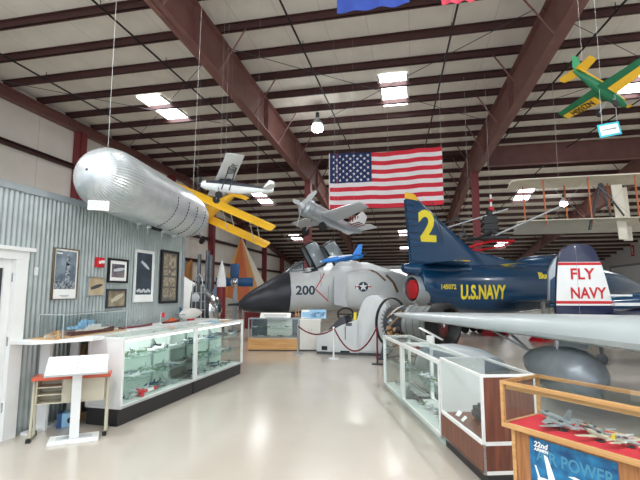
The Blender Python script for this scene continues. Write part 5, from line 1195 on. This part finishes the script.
# silver biplane above the flag bottom
t = thing('silver_biplane', 'silver aeroplane with red and white striped tail hung below the big flag', 'aircraft', mtx=frame_mtx((-2.8,14.6,4.02), (-.62,-.72,.28), (.80,-.6,.05)))
model(t, 2.9, fus=[(-.5,.04,.015,.03),(-.2,.0,.05,.07),(.1,0,.08,.1),(.32,0,.09,.1)], m_f='silver', m_w='pale_grey', m_t='white_paint', wing=((.2,.05,-.02),(-.06,.05,-.02),(.14,.62,.02),(-.02,.62,.02),.04,.02), tail=((-.3,.01,.05),(-.5,.01,.05),(-.4,.26,.05),(-.52,.26,.05),.015,.01), fin=((-.28,0,.08),(-.52,0,.08),(-.46,0,.3),(-.56,0,.26),.02), prop=(.42,0,.26,3), m_prop='pale_grey', gear=[(.2,.16,-.2,.055),(.2,-.16,-.2,.055)])
b = MB(); b.lathe((.3*2.9,0,0),(1,0,0),[(0,.28),(.05,.32),(.25,.31),(.32,.24)],20); b.build('cowling', 'alu', t)
b = MB(); 
for k in range(4): b.bb((-1.18+.1*k,-.03,.22+.02*k),(-1.14+.1*k,.03,.62-.05*k))
for k in range(3):
    for s in (-1,1): b.bb((-1.12+.12*k,s*.1,.13),(-1.06+.12*k,s*.55,.145))
b.build('red_stripe', 'wine', t, smooth=False)
wires(t, [(.2,.6,.1),(.2,-.6,.1)])
# blue and white jet model on a rod above the white jet
t = thing('blue_jet_model', 'bright blue and white model jet hung beside the open canopies of the white jet', 'model plane', mtx=frame_mtx((-2.05,12.4,2.52), (-.9,-.45,-.14), (.45,-.9,.12)))
model(t, 1.3, **{**jet_args(), 'm_f':'bright_blue','m_w':'bright_blue','m_can':'white_paint','m_fin':'bright_blue','m_nose':'white_paint'})
b = MB(); b.bb((-.3,-.07,.03),(.1,.07,.075)); b.build('white_panel', 'white_paint', t, smooth=False)
wires(t, [(.2,0,.07),(-.4,0,.05)])
# green and yellow aerobatic model
t = thing('green_aerobatic_model', 'green and yellow model plane with wing lettering, hung at the top right', 'model plane', mtx=frame_mtx((2.82,7.15,4.66), (.72,.3,-.4), (-.55,.8,-.05)))
GS = 1.0
model(t, GS, fus=[(-.5,.04,.015,.05),(-.25,.02,.05,.07),(.05,0,.085,.095),(.3,-.01,.08,.08),(.43,-.02,.05,.05),(.5,-.02,.02,.02)], m_f='green', m_w='green', m_t='aero_yellow', m_fin='green', tail=((-.33,.01,.07),(-.5,.01,.07),(-.4,.3,.07),(-.52,.3,.07),.015,.01), fin=((-.3,0,.08),(-.54,0,.06),(-.5,0,.3),(-.6,0,.26),.02), wing=((.2,.05,-.05),(-.1,.05,-.05),(.16,.82,.03),(-.04,.82,.03),.035,.018), prop=(.5,-.02,.12,2), m_prop='aero_yellow', canopy=(.02,.09,.16,.05,.05), m_can='canopy', gear=[(.2,.15,-.27,.06),(.2,-.15,-.27,.06)])
for s in (-1,1):
    b = MB(); n_ = 8
    b.prism([(.185*GS,s*.12*GS,-.056*GS),(.03*GS,s*.12*GS,-.056*GS),(.05*GS,s*.8*GS,.02*GS),(.15*GS,s*.8*GS,.024*GS)],(0,0,-.008)); b.build('underwing_panel', 'aero_yellow', t, smooth=False)
nrm = Vector((0,.66,.08)).normalized()
lettering('registration', 'N2350H', .15, (.045*GS,.2*GS,-.052), (0,.99,.115), (1,0,0), 'black', t, sx=.85, bold=.004, off=.018)
b = MB(); b.path([(-.45*GS,-.052*GS,.06*GS),(.0,-.088*GS,.04*GS),(.4*GS,-.062*GS,.0)], .012, 5); b.build('cheat_line', 'aero_yellow', t)
wires(t, [(.1,.1,.1),(-.35,0,.1)])
t = thing('teal_sign', 'small white sign with a teal border hung under the green model plane', 'sign', (2.88,7.1,3.9), .15)
R = Matrix.Rotation(math.radians(-10), 3, 'Y')
b = MB(); b.box((0,0,.09),(.32,.01,.2),R=R); b.build('border', 'teal', t, smooth=False)
b = MB(); b.box((0,-.006,.09),(.27,.003,.145),R=R); b.build('panel', 'paper', t, smooth=False)
b = MB(); b.box((0,-.008,.095),(.2,.001,.02),R=R); b.build('text_line', 'grey', t, smooth=False)
b = MB(); b.tube((-.1,0,.19),(-.1,0,.75),.003,n=4); b.tube((.12,0,.19),(.12,0,.7),.003,n=4); b.build('hanging_wire', 'cable', t)

# ================================================================== FLAGS
fy = 16.0; t = thing('big_flag', 'large stars and stripes flag hanging in the middle of the hall', 'flag', (-3.08,fy,4.66))
FW, FH = 4.13, 2.14
def wav(x, z):
    sag = -.07*math.sin(PI*min(1,max(0,x/FW)))*(1 if z > 1 else .6)
    return Vector((x, .05*math.sin(x*3.1+z*.6)+.03*math.sin(x*7), z+sag+.03*math.sin(x*1.6)*0))
def cloth(x0, x1, z0, z1, off=0, nx=24, nz=2):
    b = MB(); vs = []
    for i in range(nx+1):
        for j in range(nz+1): vs.append(wav(x0+(x1-x0)*i/nx, z0+(z1-z0)*j/nz)+Vector((0,-off,0)))
    fs = [(i*(nz+1)+j, (i+1)*(nz+1)+j, (i+1)*(nz+1)+j+1, i*(nz+1)+j+1) for i in range(nx) for j in range(nz)]
    n = len(vs); vs2 = [v+Vector((0,.004,0)) for v in vs]; b.add(vs, fs); b.add(vs2, [f[::-1] for f in fs]); return b
for k in range(13):
    z1 = FH*(13-k)/13; z0 = FH*(12-k)/13
    cloth(0, FW, z0, z1).build('stripe', mat('flag_red',(214,44,62),.8) if k % 2 == 0 else mat('flag_white',(236,230,230),.8), t)
cloth(0, FW*.385, FH*6/13, FH, .006).build('canton', mat('flag_blue',(28,48,96),.8), t)
sb = MB()
for r_ in range(9):
    nn_ = 6 if r_ % 2 == 0 else 5
    for c_ in range(nn_):
        cx = FW*.385*((c_*2+1+(0 if nn_ == 6 else 1))/12); cz = FH*(6/13+7/13*(r_+1)/10)
        p0 = wav(cx, cz)+Vector((0,-.012,0)); sb.add([p0+Vector((a,0,bb2)) for a, bb2 in star(.068)], [tuple(range(10))])
sb.build('star', mat('flag_white',(236,230,230),.8), t, smooth=False)
b = MB(); b.bb((-.03,-.01,0),(.0,.01,FH)); b.build('header', 'cream_fabric', t, smooth=False)
for x in (.2,2.2,4.1):
    b = MB(); b.tube((x,0,FH-.06),(x,0,4.2),.004,n=4); b.build('hanging_wire', 'cable', t)
for (x, w_, m_, lab, zb) in ((-1.56,1.58,mat('flag_royal',(70,96,190),.8),'blue flag hanging at the top edge of the picture',7.72),(.68,.75,mat('flag_pink',(226,84,104),.8),'red flag hanging at the top edge right of the blue one',7.6)):
    t = thing('hanging_flag', lab, 'flag', (x,9.0,zb), 0)
    b = MB(); nx = 16; vs = [Vector((w_*i/nx, .04*math.sin(i*1.1), zz+.012*math.sin(i*.9))) for i in range(nx+1) for zz in (0,1.0)]
    fs = [(2*i,2*i+2,2*i+3,2*i+1) for i in range(nx)]; b.add(vs, fs); b.add([v+Vector((0,.004,0)) for v in vs], [f[::-1] for f in fs]); b.build('cloth', m_, t)
    b = MB(); b.tube((0,0,1.02),(w_,0,1.02),.015); b.tube((.1,0,1.02),(.1,0,1.45),.004,n=4); b.tube((w_-.1,0,1.02),(w_-.1,0,1.45),.004,n=4); b.build('rod', 'alu', t)

# ================================================================== LEFT BACKGROUND
# hang glider sail leaning on the wall
t = thing('hang_glider', 'orange and yellow delta hang glider sail standing against the left wall', 'hang glider', (-11.4,28.0,0), -.15)
top = Vector((-.15,0,5.15))
cols_ = [((-2.0,1.0),(-1.3,1.2),'sky_blue'),((-1.3,1.2),(-.85,1.2),mat('sail_yellow',(228,176,92),.7)),((-.85,1.2),(.15,.9),mat('sail_orange',(216,128,76),.7)),((.15,.9),(.65,1.0),mat('salmon',(224,120,88),.7)),((.65,1.0),(1.2,1.1),mat('ochre',(222,160,96),.7)),((1.2,1.1),(1.7,1.2),'cream_fabric')]
for (a, c, m_) in [((p_[0]*1.3,p_[1]),(q_[0]*1.3,q_[1]),k_) for p_, q_, k_ in cols_]:
    bdg = lambda p: .35*(1-((p[0]-.0)/2.7)**2)
    tp0 = top+Vector((a[0]*.03-(.0 if a[0] > -1 else .5*0),0,0)); 
    if a[0] < -2.0: tp0 = top+Vector((-1.3,0,-1.7))
    b = MB(); P_ = [tp0, Vector((a[0],-bdg(a),a[1])), Vector((c[0],-bdg(c),c[1]))]; b.prism(P_, (0,.02,0)); b.build('sail_panel', m_, t, smooth=False)
b = MB(); b.tube(top+Vector((0,.05,0)),(-2.2,.05,.6),.04); b.tube(top+Vector((0,.05,0)),(2.25,.05,.6),.04); b.tube(top+Vector((0,.05,.1)),(.05,.05,.0),.04); b.tube((-2.2,.05,.6),(2.25,.05,.6),.03); b.build('frame', 'alu', t)
# four-bladed blue propeller
t = thing('blue_propeller', 'broad-bladed blue propeller on a stand in front of the orange sail', 'propeller', (-7.1,16.6,0), .25)
zc = 1.95
for a in (0, 90, 180):
    aa = math.radians(a); R = Matrix.Rotation(-aa,3,'Y'); b = MB(); rings = []
    for s_, w_, tw in ((.1,.08,.9),(.16,.16,.8),(.35,.18,.6),(.68,.18,.35),(.74,.17,.3)):
        rings.append([Vector((0,0,zc))+R@Vector((s_,p[1],p[0])) for p in [(w_*math.cos(q),.03*math.sin(q)) for q in [2*PI*k/10 for k in range(10)]]])
    b.loft(rings); b.build('blade', 'blue', t)
b = MB(); b.lathe((0,.05,zc),(0,-1,0),[(-.05,.17),(.06,.17),(.1,.13),(.13,.03)],20); b.build('hub', 'chrome', t)
b = MB(); b.tube((0,.12,0),(0,.12,zc),.05); b.tube((0,.12,zc),(0,0,zc),.05); b.box((0,.12,.02),(.7,.7,.04)); b.build('stand', 'dark_grey', t)
# capsule shaped pod with black panel and chrome ring
t = thing('white_capsule', 'white tapering capsule with a black panel and polished ring, left of the blue propeller', 'capsule', (-7.02,12.3,0), .2)
b = MB(); b.fuse([(-1.5,1.4,.9,.9),(-.6,1.38,.9,.9),(.0,1.3,.8,.8),(.5,1.18,.62,.62)],28); b.build('shell', 'white_paint', t)
b = MB(); b.fuse([(.5,1.18,.625,.625),(.75,1.12,.57,.58),(1.02,1.02,.47,.48)],28); b.build('black_panel', 'case_black', t)
b = MB(); b.fuse([(1.02,1.02,.475,.485),(1.12,1.0,.44,.45),(1.2,.98,.36,.36),(1.25,.97,.22,.22),(1.26,.97,.03,.03)],28); b.build('polished_ring', 'chrome', t)
b = MB(); 
for x in (-.9,.7): b.bb((x-.05,-.5,0),(x+.05,-.4,1.0)); b.bb((x-.05,.4,0),(x+.05,.5,1.0)); b.bb((x-.05,-.5,.3),(x+.05,.5,.4))
b.build('cradle', 'dark_grey', t, smooth=False)
# white framework of a small rocket engine on the case
t = thing('skeleton_model', 'silver open framework model standing on the counter in front of the capsule', 'model', (-4.3,8.55,1.05) if False else (-5.0,9.6,0), 0)
b = MB()
for x in (-.15,.15):
    for y in (-.12,.12): b.tube((x,y,0),(x*.7,y*.7,1.75),.015,n=6)
for z in (.95,1.15,1.35,1.55): b.bb((-.14,-.11,z),(.14,.11,z+.015))
b.path([(-.1,0,1.72),(-.08,0,1.9),(0,0,2.0),(.08,0,1.9),(.1,0,1.72)], .012, 6); b.build('frame', 'alu', t)
b = MB(); b.lathe((.0,-.13,1.45),(0,-1,0),[(0,.1),(.02,.1),(.02,.05),(.03,.02)],20); b.build('wheel', 'pale_grey', t)
# missiles and pipes behind
t = thing('red_missile', 'upright missile with a white cone and a dark red body beside the capsule', 'missile', (-7.2,15.6,0))
b = MB(); b.lathe((0,0,0),(0,0,1),[(0,.17),(1.75,.17)],18); b.build('body', 'wine', t)
b = MB(); b.lathe((0,0,1.75),(0,0,1),[(0,.175),(.25,.17),(.7,.09),(1.0,.02)],18); b.build('nose_cone', 'white_paint', t)
b = MB()
for a in range(4): b.box((.22*math.cos(a*PI/2),.22*math.sin(a*PI/2),.2),(.2,.015,.3),a*PI/2)
b.build('fin', 'white_paint', t, smooth=False)
t = thing('grey_missile', 'short grey upright missile between the red missile and the blue propeller', 'missile', (-6.55,15.4,0))
b = MB(); b.lathe((0,0,0),(0,0,1),[(0,.09),(1.5,.09),(1.7,.06),(1.85,.01)],14); b.build('body', 'grey', t)
b = MB(); b.box((0,0,1.1),(.34,.012,.1)); b.box((0,0,1.1),(.012,.34,.1)); b.build('fin', 'grey', t, smooth=False)
for k, (x, y, h) in enumerate(((-8.08,15.5,3.0),(-7.81,15.62,3.15),(-7.55,15.4,2.95))):
    b = MB(); b.lathe((x,y,0),(0,0,1),[(0,.12),(.04,.12),(.04,.07),(h,.07)],12); tag(b.build('upright_tube', 'gunmetal'), 'one of the tall dark grey tubes standing together left of the red missile', 'tube', 'tall grey tubes')
t = thing('wall_propeller', 'varnished curved wooden propeller blade hung on the left wall', 'propeller', (XL+.25,26.9,1.7))
b = MB(); rings = []
for z, dy, w_ in ((0,.1,.12),(.3,-.15,.22),(.9,-.3,.3),(1.4,-.2,.3),(1.8,.1,.22),(1.98,.25,.08)):
    rings.append([Vector((.04*math.sin(q), dy+w_*math.cos(q), z)) for q in [2*PI*k/10 for k in range(10)]])
b.loft(rings); b.build('blade', wood('blade_wood',(206,142,72),(180,116,54),'Z',5), t)
b = MB(); b.bb((-.25,.35,0),(.02,.42,1.9)); b.build('mount', 'tan', t, smooth=False)
t = thing('white_equipment', 'white boxy equipment rack behind the blue propeller', 'rack', (-6.3,18.3,0))
b = MB(); b.bb((-.9,-.3,0),(1.2,.3,.7)); b.build('base', 'wine', t, smooth=False)
b = MB(); b.bb((-.7,-.25,.7),(.7,.25,1.55)); b.build('body', 'off_white', t, smooth=False)
b = MB(); b.bb((-.5,-.27,1.1),(-.1,-.25,1.35)); b.bb((.2,-.27,1.1),(.5,-.25,1.35)); b.build('panel', 'grey', t, smooth=False)
t = thing('red_rack', 'dark red slatted rack at the end of the corrugated wall', 'rack', (-6.2,9.7,0))
b = MB()
for k in range(7): b.bb((-.35,-.2,.25+.2*k),(.35,.2,.3+.2*k))
for x in (-.35,.33): b.bb((x,-.2,0),(x+.03,.2,1.6))
b.build('shelves', 'brown_red', t, smooth=False)
# red frame of a helicopter / tug under the blue jet
t = thing('red_tug', 'small red wheeled tug standing on the floor behind the pale wing', 'tug', (2.0,18.2,0), .3)
b = MB(); b.bb((-.4,-.3,.25),(.4,.3,.6)); b.bb((-.35,-.25,.6),(-.05,.25,.9)); b.tube((.4,0,.4),(1.3,0,.3),.04); b.build('body', 'red', t, smooth=False)
for x in (-.3,.3):
    for y in (-.33,.28): b = MB(); b.lathe((x,y,.16),(0,1,0),[(0,.1),(.01,.16),(.06,.16),(.07,.1)],16); b.build('wheel', 'rubber', t)

# ================================================================== WORLD, CAMERA
w = bpy.data.worlds.new('world'); scene.world = w; w.use_nodes = True
bg = w.node_tree.nodes['Background']; bg.inputs['Color'].default_value = rgb(236,243,255); bg.inputs['Strength'].default_value = SKY
cam = bpy.data.cameras.new('camera'); co = bpy.data.objects.new('camera', cam); COL.objects.link(co)
cam.sensor_fit = 'HORIZONTAL'; cam.sensor_width = 36; cam.lens = 440/640*36; cam.clip_end = 200; cam.clip_start = .05
co.location = (0,0,1.6); co.rotation_euler = (math.radians(90+6.6), 0, math.radians(12.2)); scene.camera = co
scene.view_settings.view_transform = 'Standard'; scene.view_settings.look = 'None'; scene.view_settings.gamma = 1; scene.view_settings.use_curve_mapping = False
scene.view_settings.exposure = EXPO
